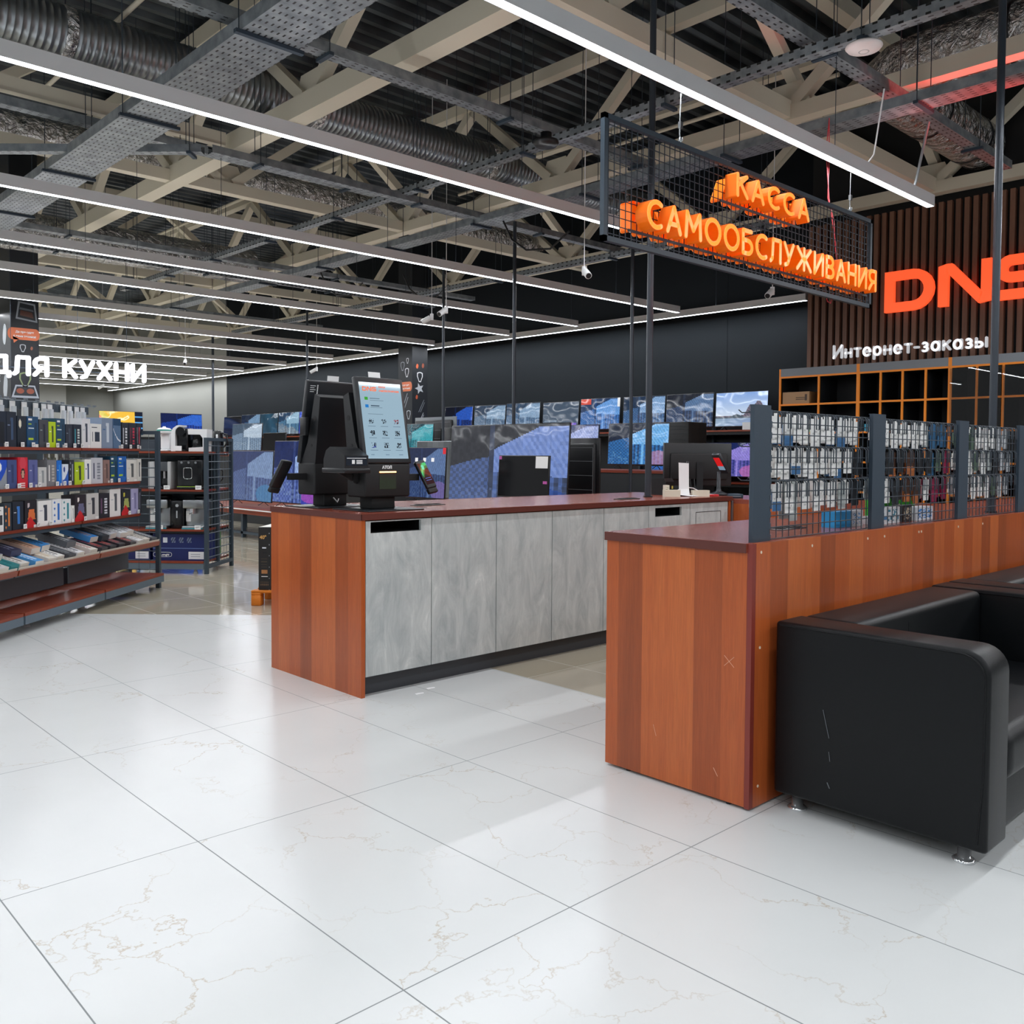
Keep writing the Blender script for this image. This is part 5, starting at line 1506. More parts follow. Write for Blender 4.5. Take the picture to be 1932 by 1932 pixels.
L2 = [(-2.42,'#6d6a86','#d8d8e0','violet grey'),(-2.15,'#2c2b46','#8a8aa0','dark violet'),(-1.93,'#c8a088','#7a5a4a','tan'),(-1.76,'#3a86c8','#20304a','mid blue'),(-1.42,'#55585e','#c0c2c6','dark lettered'),(-1.02,'#2f7fc8','#c09a78','bright blue'),
      (-.86,'#20262e','#7a8088','black'),(-.68,'#c2c3c8','#3a3e46','pale grey'),(-.52,'#e0e2e4','#2a3a44','white lettered'),(-.36,'#c8c8cc','#50545c','silver')]
for k, (x, c1, c2, nm) in enumerate(L2):
    lying(x, .135 + .02 * (k % 2), .052, .29, .125, c1, c2, '%s flat box, %s from the left upper line of the sloping shelf' % (nm, ORD[k]), .04 * ((k * 5) % 4 - 1.5))

# ------------------------------------------------------------------ second rack with coffee machines
A2 = math.radians(-46.5)
Q0 = Vector((4.435, 9.624, 0)); U1 = Vector((math.cos(A2), math.sin(A2), 0)); V1 = Vector((-math.sin(A2), math.cos(A2), 0))
def qlocal(x, y, z): return Q0 + U1 * x + V1 * y + Vector((0, 0, z))
rk = thing('gondola_shelf', 'shelf rack with coffee machines and a wire grid end, behind the appliance box rack', 'shelf rack', Q0, A2)
uprights(0, -.02, .78, 1.52, rk)
uprights(-1.25, -.02, .78, 1.52, rk, grid=False)
MB().box((-1.25, .36, .1), (0, .40, 1.5)).build('spine_panel', ANTHS, rk)
for z in (1.365, .94, .495):
    for y0, y1 in ((.0, .36), (.40, .76)):
        s = MB().box((-1.22, y0, z - .022), (-.03, y1, z)).build('shelf', WOODSH, rk)
        MB().box((-1.22, y0 + .01, z - .045), (-.03, y1 - .01, z - .023)).build('support_rail', BLACKM, s)
s = MB().box((-1.22, -.02, .118), (-.03, .76, .14)).build('base_shelf', WOODSH, rk)
MB().box((-1.22, -.015, .05), (-.03, .0, .117)).build('front_rail', GREYRAIL, s)
for x in (-1.1, -.15):
    for y in (.06, .7): f = MB(); f.lathe([(0, 0), (.03, 0), (.02, .02), (.01, .05), (0, .05)], (x, y, 0), 12); f.build('levelling_foot', mat('white foot', '#d5d7d8'), rk)
DARKB = mat('glossy black plastic', '#101215', .2)
def machine(name, label, x, y, z, rz=0., group=None):
    return thing(name, label, 'coffee machine', qlocal(x, y, z + .001), A2 + rz, group or 'coffee machines on the second rack')
# top shelf
t = machine('coffee_machine', 'white coffee machine with a green lid ring on the top rack shelf', -.545, .16, 1.365)
MB().rbox((-.07, -.07, 0), (.07, .09, .02), .008, 2).build('base', WHITE, t); MB().rbox((-.055, .02, .02), (.055, .09, .20), .012, 2).build('body', WHITE, t)
b = MB(); b.lathe([(0, .2), (.075, .2), (.08, .215), (.08, .245), (.06, .26), (.02, .268), (.015, .28), (0, .28)], n=24); b.build('head', WHITE, t)
b = MB(); b.lathe([(.0815, .228), (.0825, .236), (.0815, .244)], n=24); b.build('ring', mat('sea green ring', '#3f9a8e', .4), t)
t = machine('coffee_machine', 'white and black pod coffee machine with a domed front on the top rack shelf', -.335, .14, 1.365)
b = MB(); b.prism([(-.10, 0), (-.05, 0), (-.05, .2), (-.045, .24), (-.02, .27), (0, .275), (.0, .295), (-.03, .29), (-.075, .26), (-.095, .22)], (0, -.06, 0), (1, 0, 0), (0, 0, 1), (0, .2, 0)); b.build('shell', WHITE, t)
MB().rbox((-.05, -.02, 0), (.08, .14, .26), .012, 2).build('body', DARKB, t)
b = MB(); b.cyl((.015, -.075, .22), (.015, .0, .22), .05, 22); b.build('brew_head', DARKB, t)
MB().rbox((-.04, -.09, 0), (.07, .0, .02), .006, 2).build('drip_tray', DARKB, t)
b = MB(); b.add([(-.05, -.10, .005), (.04, -.10, .005), (.04, -.095, .06), (-.05, -.095, .06)], [(0, 1, 2, 3)]); b.build('price_card', PAPER, t)
t = machine('coffee_machine', 'white drip coffee maker with a black jug opening on the top rack shelf', -.135, .16, 1.365)
b = MB(); b.prism([(-.10, 0), (.1, 0), (.11, .25), (-.11, .25), (-.105, .19), (.03, .19), (.06, .15), (.06, .05), (-.1, .04)], (0, -.07, 0), (1, 0, 0), (0, 0, 1), (0, .16, 0)); b.build('body', WHITE, t)
b = MB(); b.lathe([(0, .045), (.05, .045), (.055, .08), (.05, .13), (.035, .15), (0, .15)], (-.035, 0, 0), 20); b.build('jug', DARKB, t)
MB().box((-.1, .05, .04), (.06, .085, .19)).build('rear_panel', DARKB, t)
t = machine('kettle', 'black kettle on the top rack shelf behind the wire grid end', -.08, .55, 1.365); t['category'] = 'kettle'
b = MB(); b.lathe([(0, 0), (.07, 0), (.068, .12), (.055, .22), (.05, .24), (0, .25)], n=22); b.build('body', DARKB, t); b = MB(); b.tube([(.05, 0, .22), (.11, 0, .2), (.115, 0, .1), (.07, 0, .05)], .01, 8); b.build('handle', DARKB, t)
MB().rbox((.01, -.085, .06), (.03, -.07, .2), .003, 1).build('price_card', PAPER, t)
# middle shelf
t = machine('coffee_machine', 'grey espresso machine with black brew front on the middle rack shelf', -.56, .15, .94)
MB().rbox((-.13, -.09, .0), (-.06, .15, .31), .008, 2).build('side_panel', mat('pale grey plastic', '#b8babb', .4), t); MB().rbox((.09, -.09, 0), (.13, .15, .31), .008, 2).build('side_panel', mat('pale grey plastic', '#b8babb'), t)
MB().rbox((-.06, .0, .0), (.09, .15, .31), .008, 2).build('body', DARKB, t); MB().rbox((-.06, -.08, .2), (.09, .0, .31), .01, 2).build('brew_head', mat('dark grey plastic', '#4a4f55', .4), t)
b = MB(); b.cyl((-.02, -.05, .12), (-.02, -.05, .2), .012, 10); b.cyl((.04, -.05, .12), (.04, -.05, .2), .012, 10); b.build('spout', CHROME, t); MB().rbox((-.06, -.1, 0), (.09, 0, .03), .006, 2).build('drip_tray', DARKB, t)
t = machine('coffee_machine', 'large black automatic coffee machine with a chrome dial frame on the middle rack shelf', -.2, .15, .94)
MB().rbox((-.155, -.10, .02), (.145, .2, .335), .018, 3).build('body', DARKB, t); MB().rbox((-.15, -.13, 0), (.14, .1, .03), .01, 2).build('drip_tray', DARKB, t)
b = MB()
for k_ in range(20):
    a0, a1 = 2 * pi * k_ / 20, 2 * pi * (k_ + 1) / 20
    f_ = lambda a: (-.03 + .048 * (abs(math.cos(a)) ** .4) * (1 if math.cos(a) > 0 else -1), -.103, .18 + .062 * (abs(math.sin(a)) ** .4) * (1 if math.sin(a) > 0 else -1))
    b.tube([f_(a0), f_(a1)], .004, 6)
b.build('dial_frame', CHROME, t)
b = MB()
for x in (-.1, -.02, .06): b.cyl((x, -.104, .30), (x, -.10, .30), .013, 14)
b.build('button', STEEL, t)
MB().box((-.14, -.1315, .028), (.09, -.13, .034)).build('green_strip', mat('lime strip', '#9ac040', .4), t)
b = MB(); b.lathe([(0, .335), (.05, .335), (.055, .35), (.058, .365), (0, .37)], n=20); b.build('bean_lid', DARKB, t)
# third shelf
for x, nm in ((-.585, 'left'), (-.17, 'right')):
    t = machine('espresso_machine', 'stainless steel espresso machine, %s one on the lowest rack shelf' % nm, x, .15, .495)
    MB().rbox((-.12, -.02, .02), (.12, .18, .33), .012, 2).build('body', STEEL, t); MB().rbox((-.12, -.11, .23), (.12, -.02, .33), .012, 2).build('brew_head', STEEL, t)
    b = MB(); b.cyl((-.02, -.07, .17), (-.02, -.07, .23), .032, 18); b.tube([(-.02, -.09, .185), (-.02, -.19, .175)], .011, 8); b.build('portafilter', CHROME, t)
    MB().rbox((-.12, -.13, 0), (.12, .0, .035), .008, 2).build('drip_tray', STEEL, t); MB().box((-.12, -.132, .0), (.12, -.13, .012)).build('teal_strip', mat('teal strip', '#2f9aa8', .4), t)
    b = MB(); b.box((-.115, -.021, .08), (-.06, -.0195, .2)); b.build('info_card', PAPER, t); b = MB(); b.lathe([(0, .33), (.07, .33), (.075, .375), (0, .38)], (.02, .08, 0), 20); b.build('bean_hopper', DARKB, t)
t = machine('espresso_machine', 'black espresso machine between the two steel ones on the lowest rack shelf', -.375, .16, .495)
MB().rbox((-.075, -.06, 0), (.075, .15, .32), .01, 2).build('body', DARKB, t); b = MB(); b.cyl((.0, -.066, .26), (0, -.06, .26), .018, 14); b.box((-.01, -.064, .12), (.004, -.06, .2)); b.build('dial', CHROME, t)
def navy(u, v):
    if abs(v - .47) < .012: return (90, 110, 160)
    if .62 < v < .9 and u < .78:
        i = int(u / .155)
        x = (u - .155 * i) / .155
        if .25 < x < .75 and .66 < v < .86: return (215, 220, 228) if i == 1 else (40, 52, 84) if (x + v * 9) % .3 < .15 else (120, 132, 160)
    if .68 < u < .97 and .06 < v < .34:
        return (224, 226, 230) if not (.12 < v < .3 and int(v * 40) % 3 == 0 and .72 < u < .9) else (160, 165, 178)
    return (18, 32, 92)
t = thing('appliance_carton', 'wide dark navy appliance carton on the base of the coffee machine rack', 'carton', qlocal(-.335, .05, .141), A2)
b = MB(); c0 = lin('#12205c'); b.add([(-.3,0,0),(.3,0,0),(.3,.3,0),(-.3,.3,0),(-.3,0,.3),(.3,0,.3),(.3,.3,.3),(-.3,.3,.3)], [(0,3,2,1),(4,5,6,7),(1,2,6,5),(2,3,7,6),(3,0,4,7)], 0, c0); b.grid((-.3, 0, 0), (.6, 0, 0), (0, 0, .3), 72, 36, navy); b.build('carton', PAINT, t)
b = MB(); b.text("De'Longhi", .022, (-.265, -.001, .055), (1, 0, 0), (0, 0, 1), .0006, .001, width=.15); L_ = b.build('lettering', PAPER, t)
b = MB(); b.tube([(-.28 + .011 * 0 + (.09 * math.cos(a) if False else 0) + .09 + .105 * (abs(math.cos(a)) ** .35) * (1 if math.cos(a) > 0 else -1), -.001, .066 + .026 * (abs(math.sin(a)) ** .6) * (1 if math.sin(a) > 0 else -1)) for a in [2 * pi * k_ / 40 for k_ in range(41)]], .0022, 5); b.build('oval_outline', PAPER, t)
t = thing('appliance_carton', 'second navy carton, half hidden behind the appliance box rack', 'carton', qlocal(-.93, .05, .141), A2)
b = MB(); b.add([(-.26,0,0),(.26,0,0),(.26,.3,0),(-.26,.3,0),(-.26,0,.3),(.26,0,.3),(.26,.3,.3),(-.26,.3,.3)], [(0,3,2,1),(4,5,6,7),(1,2,6,5),(2,3,7,6),(3,0,4,7)], 0, c0); b.grid((-.26, 0, 0), (.52, 0, 0), (0, 0, .3), 72, 36, navy); b.build('carton', PAINT, t)
# goods on the far side of the rack, seen through the grid
for k_, (y, z, h, c, nm) in enumerate(((.50, .94, .27, '#16181c', 'black kettle'), (.66, .94, .25, '#1b1d22', 'black kettle nearer the rear post'), (.52, .495, .28, '#17191d', 'black flask'), (.67, .495, .3, '#1a1c20', 'tall black flask'))):
    t = thing('kettle', '%s seen through the wire grid end, %s shelf' % (nm, 'middle' if z > .6 else 'lowest'), 'kettle', qlocal(-.17, y, z + .001), A2 + .3 * k_)
    b = MB(); b.lathe([(0, 0), (.06, 0), (.058, h * .5), (.045, h * .9), (0, h)], n=20); b.build('body', DARKB, t); b = MB(); b.tube([(.04, 0, h * .9), (.10, 0, h * .8), (.10, 0, h * .4), (.06, 0, h * .25)], .009, 8); b.build('handle', DARKB, t)
    b = MB(); b.box((.062, -.02, .01), (.064, .02, .10)); b.build('price_card', PAPER, t)
for k_, (y, c1, c2, nm) in enumerate(((.67, '#4f9a34', '#e8ece4', 'tall green box'), (.52, '#3a3f46', '#cfd4d8', 'dark grey box'))):
    o = thing('appliance_box', '%s on the base shelf behind the wire grid end' % nm, 'box', qlocal(-.12, y, .142), A2 + pi / 2, None)
    b = MB(); w2, d, h = .07, .14, .29 - .03 * k_; c0 = lin(c1)
    b.add([(-w2,0,0),(w2,0,0),(w2,d,0),(-w2,d,0),(-w2,0,h),(w2,0,h),(w2,d,h),(-w2,d,h)], [(0,3,2,1),(4,5,6,7),(1,2,6,5),(2,3,7,6),(3,0,4,7)], 0, c0)
    b.grid((-w2, 0, 0), (2 * w2, 0, 0), (0, 0, h), 14, 26, art('vtext', c1, c2, '#c84a30', 1)); b.build('carton', PAINT, o)
for i, (x, z) in enumerate(((-.45, .941), (-.09, .941), (-.53, .496), (-.1, .496))):
    o = thing('price_card', 'white price card on the coffee machine rack, %s of the %s shelf' % (('left', 'right')[i % 2], 'middle' if i < 2 else 'lowest'), 'price tag', qlocal(x, -.0, z), A2, 'price cards on the coffee machine rack')
    b = MB(); b.box((-.035, 0, 0), (.035, .002, .045)); b.build('card', PAPER, o); b = MB(); b.box((-.025, -.0006, .025), (.02, -.0002, .029)); b.box((-.025, -.0006, .014), (.0, -.0002, .017)); b.build('print', BLACKM, o)

# ------------------------------------------------------------------ pallet with a television carton
P = Vector((3.80, 7.36, 0)); pa = KA - pi / 2
pt = thing('pallet', 'orange painted wooden pallet beside the left end of the checkout counter', 'pallet', P, A2)
for x in (.0, .35, .70):
    for y in (0, .36, .72):
        MB().rbox((x, y, .0), (x + .085, y + .10, .095), .004, 1).build('block', PALLET, pt)
for x in (0, .35, .70): MB().rbox((x, 0, .095), (x + .085, .82, .115), .003, 1).build('stringer', PALLET, pt)
for y in (0, .18, .36, .54, .72): MB().rbox((0, y, .115), (.8, y + .10, .135), .003, 1).build('deck_board', PALLET, pt)
def carton40(u, v):
    if .30 < u < .62 and .655 < v < .685: return (225, 228, 235)
    if .3 < u < .7 and .575 < v < .61: return (2, 2, 3)
    if .22 < u < .72 and .26 < v < .32: return (186, 128, 74) if int(u * 40) % 3 else (90, 60, 34)
    if .22 < u < .75 and .205 < v < .225: return (228, 228, 228)
    if .15 < u < .85 and .07 < v < .13 and int(u * 20) % 2 and int(v * 60) % 3: return (110, 84, 58)
    if .2 < u < .7 and .36 < v < .5 and int(v * 90) % 4 == 0: return (62, 50, 38)
    if .84 < u < .9 and (v * 5.6 % 1) < .07: return (170, 170, 176)
    return (19, 16, 15)
t = thing('television_carton', 'tall black television carton marked 40" standing on the orange pallet', 'carton', P + E1 * .02 + Vector((0, 0, .136)), A2)
b = MB(); c0 = lin('#15120f')
w2, d, h = .075, 1.0, .56
o_ = (-.14, 0, 0)
b.add([(.055,.02,0),(.165,.02,0),(.165,.72,0),(.055,.72,0),(.055,.02,h),(.165,.02,h),(.165,.72,h),(.055,.72,h)], [(0,3,2,1),(4,5,6,7),(1,2,6,5),(2,3,7,6),(3,0,4,7)], 0, [lin('#15120f'), lin('#d8d6ce'), c0, c0, c0])
b.grid((.055, .02, 0), (.11, 0, 0), (0, 0, h), 40, 100, carton40); b.build('carton', PAINT, t)
b = MB(); b.text('40"', .032, (.066, .0185, .455), (1, 0, 0), (0, 0, 1), .0006, .0015); b.build('lettering', mat('gold print', '#c89a58', .4), t)
# ================================================================== televisions
def goal(sky, net, light, glow=None, seed=0, top=.62):
    """demo picture: a goal net and stands under floodlights"""
    s_, n_, l_ = _hex(sky), _hex(net), _hex(light)
    g_ = _hex(glow) if glow else None
    def mix(a, b, t): return tuple(a[i] + (b[i] - a[i]) * t for i in range(3))
    def f(u, v):
        base = s_
        lim = .55 + .12 * math.sin(u * 3.1)              # upper edge of the hanging net on the left
        if u < .36 and v < lim:
            base = mix(n_, s_, .25 + .25 * ((int(u * 34) + int(v * 26)) % 2))
        if .36 <= u < .40: base = mix(s_, n_, .25)
        if u >= .40:
            edge = .52 + (u - .40) * .62                 # bright triangular roof of the net
            curve = .98 - .9 * max(0, .62 - u) ** 1.1
            if v < curve and v > .50 - .08 * (u - .4) and v < edge + .22:
                base = mix(l_, n_, .3 + .25 * ((int(u * 40 + v * 20)) % 2))
            elif v <= .5:
                q = (int(u * 30) + int(v * 22) * 2) % 4
                base = mix(n_, s_, (.15, .55, .3, .7)[q])
                if .56 < u < .60: base = mix(l_, n_, .4)
        r = math.sin(int(u * 48) * 12.9898 + int(v * 27) * 78.233 + seed) * 43758.5
        r = r - math.floor(r)
        if v < .32 and r > .8: base = mix(base, l_, .35)
        if g_ and math.hypot(u - .85, (v - .15) * 1.2) < .22: base = mix(base, g_, .6)
        return mix(base, (0, 0, 0), .12 * r)
    return f
def mountain(u, v):
    ridge = .30 + .45 * max(0, 1 - abs(u - .80) * 3.2) + .06 * math.sin(u * 31) * (u > .5)
    low = .26 + .10 * max(0, 1 - abs(u - .42) * 6)
    if v < .24: return (150 - 60 * u * .6, 172 - 40 * u, 196 - 20 * u) if int(v * 60) % 3 else (120, 146, 172)
    if v < low: return (70, 84, 96)
    if v < ridge: return (112, 100, 112) if (u * 17 + v * 9) % 1 < .5 else (84, 80, 98)
    t = (v - .3) / .7
    return (200 - 70 * t, 214 - 50 * t, 232 - 12 * t)
def bands(u, v):
    if u > .82: return (18, 24, 44) if int(v * 16) % 4 else (90, 160, 220)
    if math.hypot((u - .47) * 1.7, v - .35) < .2: return (14, 12, 12)
    if u + v * .4 < .35: return (240, 138, 74)
    if abs(u + v * .5 - .5) < .1: return (226, 206, 90)
    return (250, 196, 66)
def dark(c='#101418'):
    a = _hex(c)
    return lambda u, v: tuple(q * (1 + .12 * math.sin(u * 9 + v * 4)) for q in a)
def menu(u, v):
    if .08 < v < .24 and .2 < u < .97:
        i = int((u - .2) / .13); x = ((u - .2) / .13) % 1
        if x < .85: return [(200, 206, 220), (84, 150, 210), (190, 200, 220), (120, 130, 150), (196, 70, 190), (110, 90, 190)][i % 6]
    if .3 < v < .34 and .05 < u < .4: return (110, 130, 150)
    return (58, 76, 96)
def purple(u, v):
    r = math.hypot(u - .3, v - .55)
    q = math.sin(int(u * 40) * 3.7 + int(v * 24) * 9.1) * 99; q -= math.floor(q)
    if r < .42: return (128 + 20 * q, 66 + 10 * q, 160 + 20 * q)
    return (40 + 16 * q, 52 + 16 * q, 140 + 30 * q)
STANDM = mat('dark grey metal', '#2a2d31', .35, .4)
def tv(X, ya, yb, z0, z1, fn, label, group=None, face=-1, stand=.05, nx=64, depth=.05, off=False, bez=.008, bezmat=None):
    """ya = end farther left in the picture, yb = end to the right; screen towards the viewer when face=-1"""
    w_ = abs(ya - yb); h = z1 - z0
    t = thing('television', label, 'television', (X, (ya + yb) / 2, z0 - stand + .006), -pi / 2 if face < 0 else pi / 2, group)
    if face < 0: t.rotation_euler.x = -.055          # leans back a little
    b = MB(); b.rbox((-w_ / 2, 0, stand), (w_ / 2, .022, stand + h), .004, 1); b.build('bezel_frame', bezmat or BLACK, t)
    b = MB(); b.rbox((-w_ * .36, .022, stand + h * .06), (w_ * .36, .022 + depth, stand + h * .62), .012, 2)
    rh = b.build('rear_housing', BLACK, t)
    if face > 0:
        b = MB()
        for z in (.2, .42, .64): b.box((-w_ * .42, .0225 + depth, stand + h * z), (w_ * .42, .0255 + depth, stand + h * z + .006))
        for x in (-.42, .42): b.box((w_ * x - .003, .0225 + depth, stand + h * .1), (w_ * x + .003, .0255 + depth, stand + h * .85))
        b.box((-w_ * .42, .0225 + depth, stand + h * .85), (w_ * .42, .0255 + depth, stand + h * .856))
        b.build('moulded_rib', mat('grey rib', '#6d7276', .4), rh)
        b = MB(); b.rbox((-w_ * .44, .02, stand + h * .04), (w_ * .44, .0226 + depth, stand + h * .92), .02, 3); b.build('rear_cover', BLACK, t)
    b = MB(); ny = max(12, int(nx * h / w_))
    b.grid((-w_ / 2 + bez, -.0012, stand + bez * 1.8), (w_ - 2 * bez, 0, 0), (0, 0, h - bez * 2.8), nx, ny, fn)
    b.build('screen', SCREEN if not off else PANELOFF, t)
    if stand > 0:
        for sx in (-.32, .32):
            b = MB(); b.tube([(w_ * sx, -.09, .004), (w_ * sx, .01, stand + .01), (w_ * sx, .09, .004)], .006, 6); b.build('stand_foot', STANDM, t)
    return t
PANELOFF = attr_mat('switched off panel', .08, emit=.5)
G1 = 'televisions in the top row along the black wall'
WX = 12.2
B1 = goal('#0e2140', '#3d77b8', '#9fc6ea', seed=1)
tv(WX, 8.21, 7.28, 1.80, 2.345, mountain, 'television showing a mountain lake, right end of the top wall row', G1, nx=90)
tv(WX, 9.18, 8.25, 1.80, 2.36, goal('#101828', '#33507e', '#6f8fb4', seed=2), 'dark navy television, second from the right in the top wall row', G1)
tv(WX, 10.10, 9.20, 1.80, 2.36, goal('#20344e', '#527db4', '#a8c8ea', seed=3), 'blue net television behind the thick pole, third from the right in the top row', G1)
tv(WX, 11.10, 10.17, 1.80, 2.365, lambda u, v: (206, 74, 56) if u < .27 and v > .82 else ((226, 230, 234) if u > .93 and v > .7 else goal('#15345e', '#3f7fd0', '#86b6ea', seed=4)(u, v)), 'television with a red corner label, fourth from the right in the top wall row', G1)
tv(WX, 12.06, 11.14, 1.80, 2.335, menu, 'television with a grey menu and coloured tiles, fifth from right in the top row', G1)
tv(WX, 13.08, 12.14, 1.80, 2.355, goal('#25405c', '#5f82a8', '#9db8d2', seed=6), 'grey blue television, sixth from the right in the top wall row', G1)
tv(WX, 14.04, 13.10, 1.80, 2.345, goal('#2c4058', '#5c7d9e', '#a2bcd4', seed=7), 'pale grey blue television, seventh from the right in the top wall row', G1)
tv(WX, 15.00, 14.09, 1.80, 2.35, goal('#0a1020', '#1a3f9a', '#2d66d0', seed=8), 'deep blue television, just right of the sticker covered column', G1)
tv(WX, 21.0, 20.0, 1.85, 2.44, goal('#1a48c8', '#2558d8', '#4a78e0', seed=9), 'vivid blue television, partly hidden by the rear kiosk in the far wall row', G1, nx=36)
tv(WX, 22.09, 21.01, 1.85, 2.44, goal('#23405e', '#5e92b4', '#b4cfe0', seed=10), 'light net television, just left of the vivid blue one in the far wall row', G1, nx=40)
tv(WX, 23.09, 22.12, 1.85, 2.435, dark('#1c4258'), 'dark teal television in the far wall row', G1, nx=20)
tv(WX, 24.22, 23.12, 1.85, 2.435, goal('#13233c', '#3f6a94', '#9ab6d0', seed=11), 'dim net television left of the dark teal one in the far wall row', G1, nx=36)
tv(WX, 25.32, 24.24, 1.85, 2.41, dark('#15181c'), 'black switched off television at the left end of the far wall row', G1, nx=12, off=True)
rk = thing('television_rack', 'black wall rack with cherry shelves under the top row of televisions', 'display rack', (11.9, 15.9, 0), -pi / 2)
for z in (1.75, .95):
    s = MB().box((0, 0, z - .025), (9.1, .58, z)).build('shelf', WOODSH, rk); MB().box((0, .02, z - .07), (9.1, .56, z - .026)).build('support_rail', BLACKM, s)
MB().box((0, .56, .1), (9.1, .585, 2.0)).build('back_panel', mat('black rack panel', '#11151a', .5), rk)
for x in (0, 1.5, 3.0, 4.5, 6.0, 7.5, 9.06): MB().box((x, .5, 0), (x + .04, .56, 2.0)).build('upright', ANTHS, rk)
MB().box((0, 0, .0), (9.1, .56, .12)).build('plinth', BLACKM, rk)
rk = thing('television_rack', 'black wall rack far back under the distant wall televisions', 'display rack', (11.9, 25.6, 0), -pi / 2)
s = MB().box((0, 0, 1.775), (8.8, .58, 1.80)).build('shelf', WOODSH, rk); MB().box((0, .56, .1), (8.8, .585, 2.0)).build('back_panel', bpy.data.materials['black rack panel'], rk); MB().box((0, 0, 0), (8.8, .56, .5)).build('plinth', BLACKM, rk)
for x in (0, 2.9, 5.8, 8.76): MB().box((x, .5, 0), (x + .04, .56, 2.0)).build('upright', ANTHS, rk)
G2 = 'televisions on the second shelf of the wall rack'
tv(12.1, 8.3, 7.34, 1.02, 1.56, goal('#16245c', '#6f66c4', '#a99ae6', '#e072b8', 12), 'violet television behind the price display on the lower wall shelf', G2, nx=80)
tv(12.1, 9.4, 8.45, 1.02, 1.56, goal('#14306a', '#3a78d0', '#86b0ea', seed=13), 'blue television half hidden behind the cash desk monitor on the lower wall shelf', G2)
carton('product_box', (11.93, 8.33, .951), (12.0, 8.57, 1.572), ['#e0702c'], 'orange and white striped carton on the lower wall shelf behind the cash desk monitor')
for i, (y, z, nm) in enumerate(((7.45, 1.751, 'under the mountain lake television'), (8.42, 1.751, 'under the dark navy television'))):
    o = thing('price_card', 'white price card on the wall shelf %s' % nm, 'price tag', (11.91, y, z), -pi / 2, 'price cards on the wall shelf'); b = MB(); b.box((-.075, 0, 0), (.075, .003, .11)); b.build('card', PAPER, o)
# island in the middle: wide televisions behind the checkout counter
tb = thing('display_table', 'low cherry table carrying the largest television behind the checkout counter', 'display table', (6.62, 8.9, 0), -pi / 2)
MB().box((0, 0, .50), (3.2, 1.15, .54)).build('table_top', WOODSH, tb); MB().box((.02, .03, .44), (3.18, .06, .50)).build('apron', ANTHS, tb)
for x in (.06, 3.08):
    for y in (.08, 1.02): MB().box((x, y, 0), (x + .06, y + .06, .5)).build('leg', ANTHS, tb)
tv(7.0, 8.53, 6.56, .60, 1.695, goal('#34363c', '#5a76b8', '#8ea4dc', '#2a4a9a', 14), 'largest television, showing a blue goal net behind the checkout counter', None, nx=140)
t = tv(6.72, 7.35, 6.57, .88, 1.34, dark('#060708'), 'black screen with a white sticker in front of the largest television', None, nx=12, off=True, stand=.34)
b = MB(); b.box((.18, -.003, .60 + .06), (.365, -.0015, .79)) if False else b.box((.19, -.003, .665), (.37, -.0015, .79)); b.build('info_sticker', PAPER, t); b = MB(); b.box((.31, -.003, .50), (.37, -.0015, .53)); b.box((-.38, -.003, .755), (-.34, -.0015, .79)); b.build('small_sticker', mat('magenta sticker', '#b04a9a', .5), t)
tv(7.75, 7.45, 6.72, .80, 1.54, dark(), 'black back of a television turned away, right of the largest one', None, face=1, nx=8, off=True, stand=.26)
# riser behind it
tb = thing('display_table', 'tall black stand with a cherry top, behind the largest television', 'display table', (9.75, 10.2, 0), -pi / 2)
MB().box((0, 0, 1.11), (3.1, .9, 1.145)).build('table_top', WOODSH, tb); MB().box((.03, .02, .1), (3.07, .86, 1.11)).build('body', mat('black rack panel', '#11151a'), tb); MB().box((.05, .05, 0), (3.05, .8, .1)).build('plinth', BLACKM, tb)
tv(10.2, 8.73, 7.62, 1.20, 1.815, goal('#0f1c34', '#2f86d8', '#9ad0f6', '#e08ab0', 15), 'bright blue net television with a wide black surround, left of the thick pole base', None, nx=96, bez=.012)
tv(10.2, 10.0, 8.92, 1.20, 1.81, goal('#33406a', '#6478b8', '#b4c0e8', seed=16), 'violet blue television peeping out right above the largest one', None, nx=60)
t = thing('computer_tower', 'tall black computer tower right of the bright blue television', 'computer', (10.0, 7.3, 1.146), -pi / 2)
MB().rbox((-.16, 0, 0), (.16, .42, .66), .008, 2).build('case', BLACKM, t)
b = MB()
for z in (.42, .50, .56, .60): b.box((-.14, -.003, z), (.14, -.0005, z + .006))
b.build('front_line', STANDM, t)
MB().rbox((-.14, -.004, .08), (.02, -.001, .36), .002, 1).build('front_panel', mat('glossy black plastic', '#101215'), t)
# left island
tb = thing('display_table', 'low cherry table with dark legs left of the checkout counter', 'display table', (6.72, 15.4, 0), -pi / 2)
MB().box((0, 0, .44), (4.9, 1.15, .49)).build('table_top', WOODSH, tb); MB().box((0, -.004, .455), (4.9, -.001, .475)).build('price_strip', mat('white price strip', '#dfe1e2', .4), tb); MB().box((.02, .03, .385), (4.88, .06, .44)).build('apron', WOODSH, tb)
for x in (.1, 1.9, 3.0, 4.74):
    for y in (.08, 1.02): MB().box((x, y, 0), (x + .06, y + .06, .44)).build('leg', ANTHS, tb)
MB().box((.1, .08, .06), (4.8, .12, .10)).build('foot_rail', ANTHS, tb)
tv(7.0, 14.28, 12.89, .56, 1.385, goal('#39446c', '#6276a4', '#8fa8c8', '#4a8ab8', 17), 'large violet grey net television on the low table beside the wire grid rack', None, nx=100)
tv(7.0, 12.86, 11.25, .58, 1.54, goal('#1c2a5c', '#6f86d0', '#b4d0f0', '#2f9ae0', 18), 'large blue and white television left of the rear kiosk on the low table', None, nx=100)
tv(6.8, 11.66, 10.72, .55, 1.02, purple, 'purple television low behind the rear kiosk', None, nx=70, stand=.06)
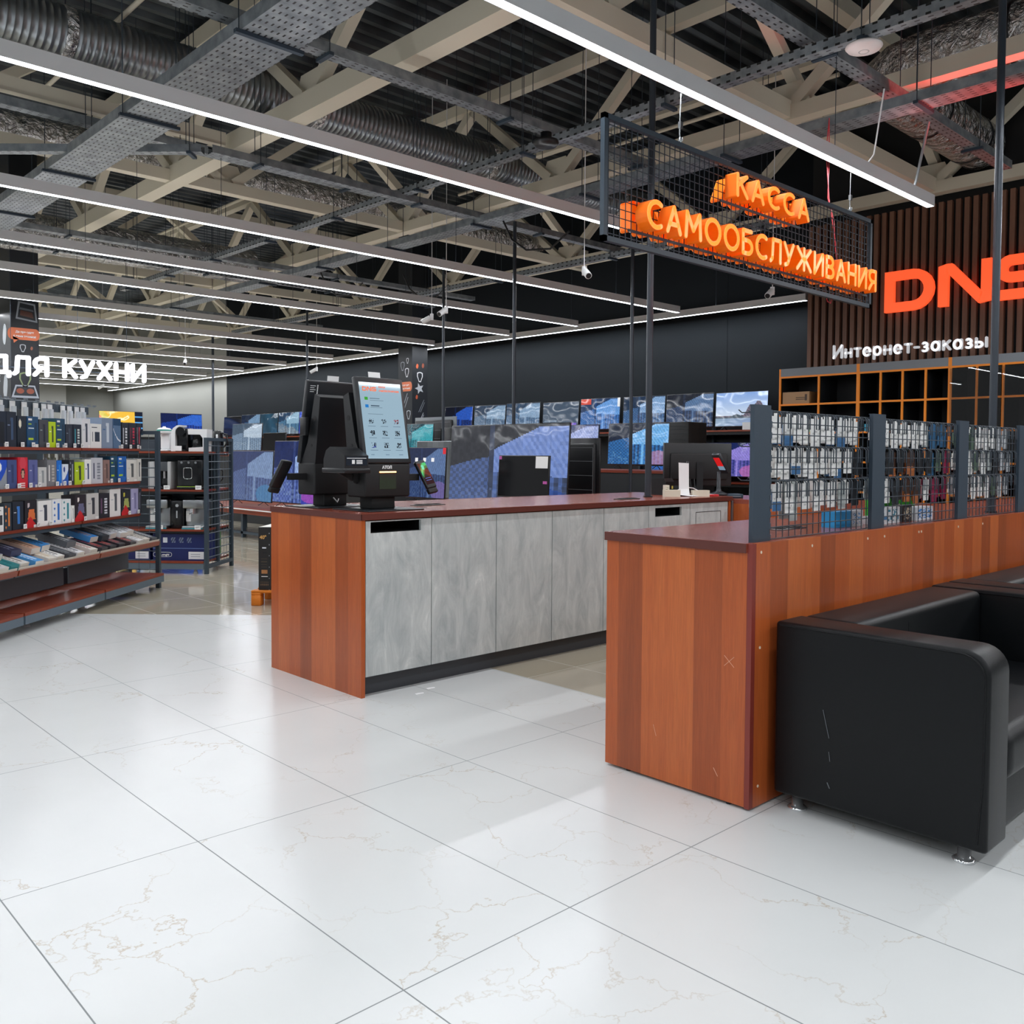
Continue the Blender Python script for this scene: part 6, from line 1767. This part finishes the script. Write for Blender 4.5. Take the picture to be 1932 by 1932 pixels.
tb = thing('display_table', 'tall black stand far left behind the large net televisions', 'display table', (8.3, 17.8, 0), -pi / 2)
MB().box((0, 0, 1.29), (3.2, .8, 1.325)).build('table_top', WOODSH, tb); MB().box((.03, .02, .0), (3.17, .78, 1.29)).build('body', mat('black rack panel', '#11151a'), tb)
tv(8.6, 17.49, 16.23, 1.39, 1.94, goal('#4a5c70', '#8fa8c4', '#d4e0ea', seed=19), 'pale net television above the large violet grey one', None, nx=60)
tv(8.6, 16.18, 15.3, 1.39, 1.74, dark('#0a0c10'), 'small black switched off television right of the pale net one', None, nx=10, off=True)
tb = thing('display_table', 'tall black stand behind the front kiosk', 'display table', (8.75, 12.7, 0), -pi / 2)
MB().box((0, 0, 1.24), (2.1, .9, 1.275)).build('table_top', WOODSH, tb); MB().box((.03, .02, .0), (2.07, .88, 1.24)).build('body', mat('black rack panel', '#11151a'), tb)
tv(9.0, 12.3, 11.36, 1.31, 1.845, goal('#0f3f4c', '#1f8f9e', '#35a8b4', seed=20), 'teal television with a net, right of the front kiosk screen', None, nx=60)
tv(9.55, 12.5, 11.40, 1.34, 1.97, dark(), 'grey back of a monitor turned away above the teal television', None, face=1, nx=8, off=True, bezmat=mat('mid grey plastic', '#5d6368', .45))
tv(9.1, 11.30, 10.85, 1.36, 1.77, dark('#08090b'), 'small black screen right of the teal television', None, nx=8, off=True)
tb = thing('display_table', 'silver edged stand right of the payment terminal behind the checkout counter', 'display table', (7.5, 10.5, 0), -pi / 2)
MB().box((0, 0, .60), (1.25, .6, .64)).build('table_top', WOODSH, tb); MB().box((.05, .05, 0), (1.2, .55, .6)).build('body', mat('black rack panel', '#11151a'), tb)
tv(7.62, 10.22, 9.36, .74, 1.44, lambda u, v: (210, 40, 50) if (u > .93 and v > .88) else ((236, 236, 240) if .2 < u < .8 and .72 < v < .8 and int(u * 14) % 3 == 0 else goal('#1e2a4c', '#3c5688', '#6f8ab4', '#8a6ab0', 21)(u, v)), 'dark blue television with small white icons behind the payment terminal', None, nx=80)
tv(7.80, 10.25, 9.28, .74, 1.53, dark('#74797d'), 'silver framed monitor standing right behind the television with white icons', None, nx=8, off=True, bezmat=mat('silver plastic', '#8d9296', .35, .5))
# far televisions over the coffee rack
tb = thing('display_table', 'tall black stand far back below the orange and the blue television', 'display table', (8.6, 26.1, 0), 0)
MB().box((0, 0, 1.75), (3.6, .7, 1.80)).build('table_top', BLACKM, tb); MB().box((.03, .02, 0), (3.57, .68, 1.75)).build('body', mat('black rack panel', '#11151a'), tb)
for x0, x1, fn, nm in ((8.96, 10.17, bands, 'orange and yellow television far back above the top kitchen boxes'), (10.69, 11.94, goal('#0c1c50', '#1f4fc0', '#3f7ae0', seed=22), 'blue television far back above the white coffee machines')):
    t = tv(0, x1, x0, 1.87, 2.53, fn, nm, None, nx=60); t.rotation_euler.z = 0; t.location = ((x0 + x1) / 2, 26.0 + .15, 1.801)
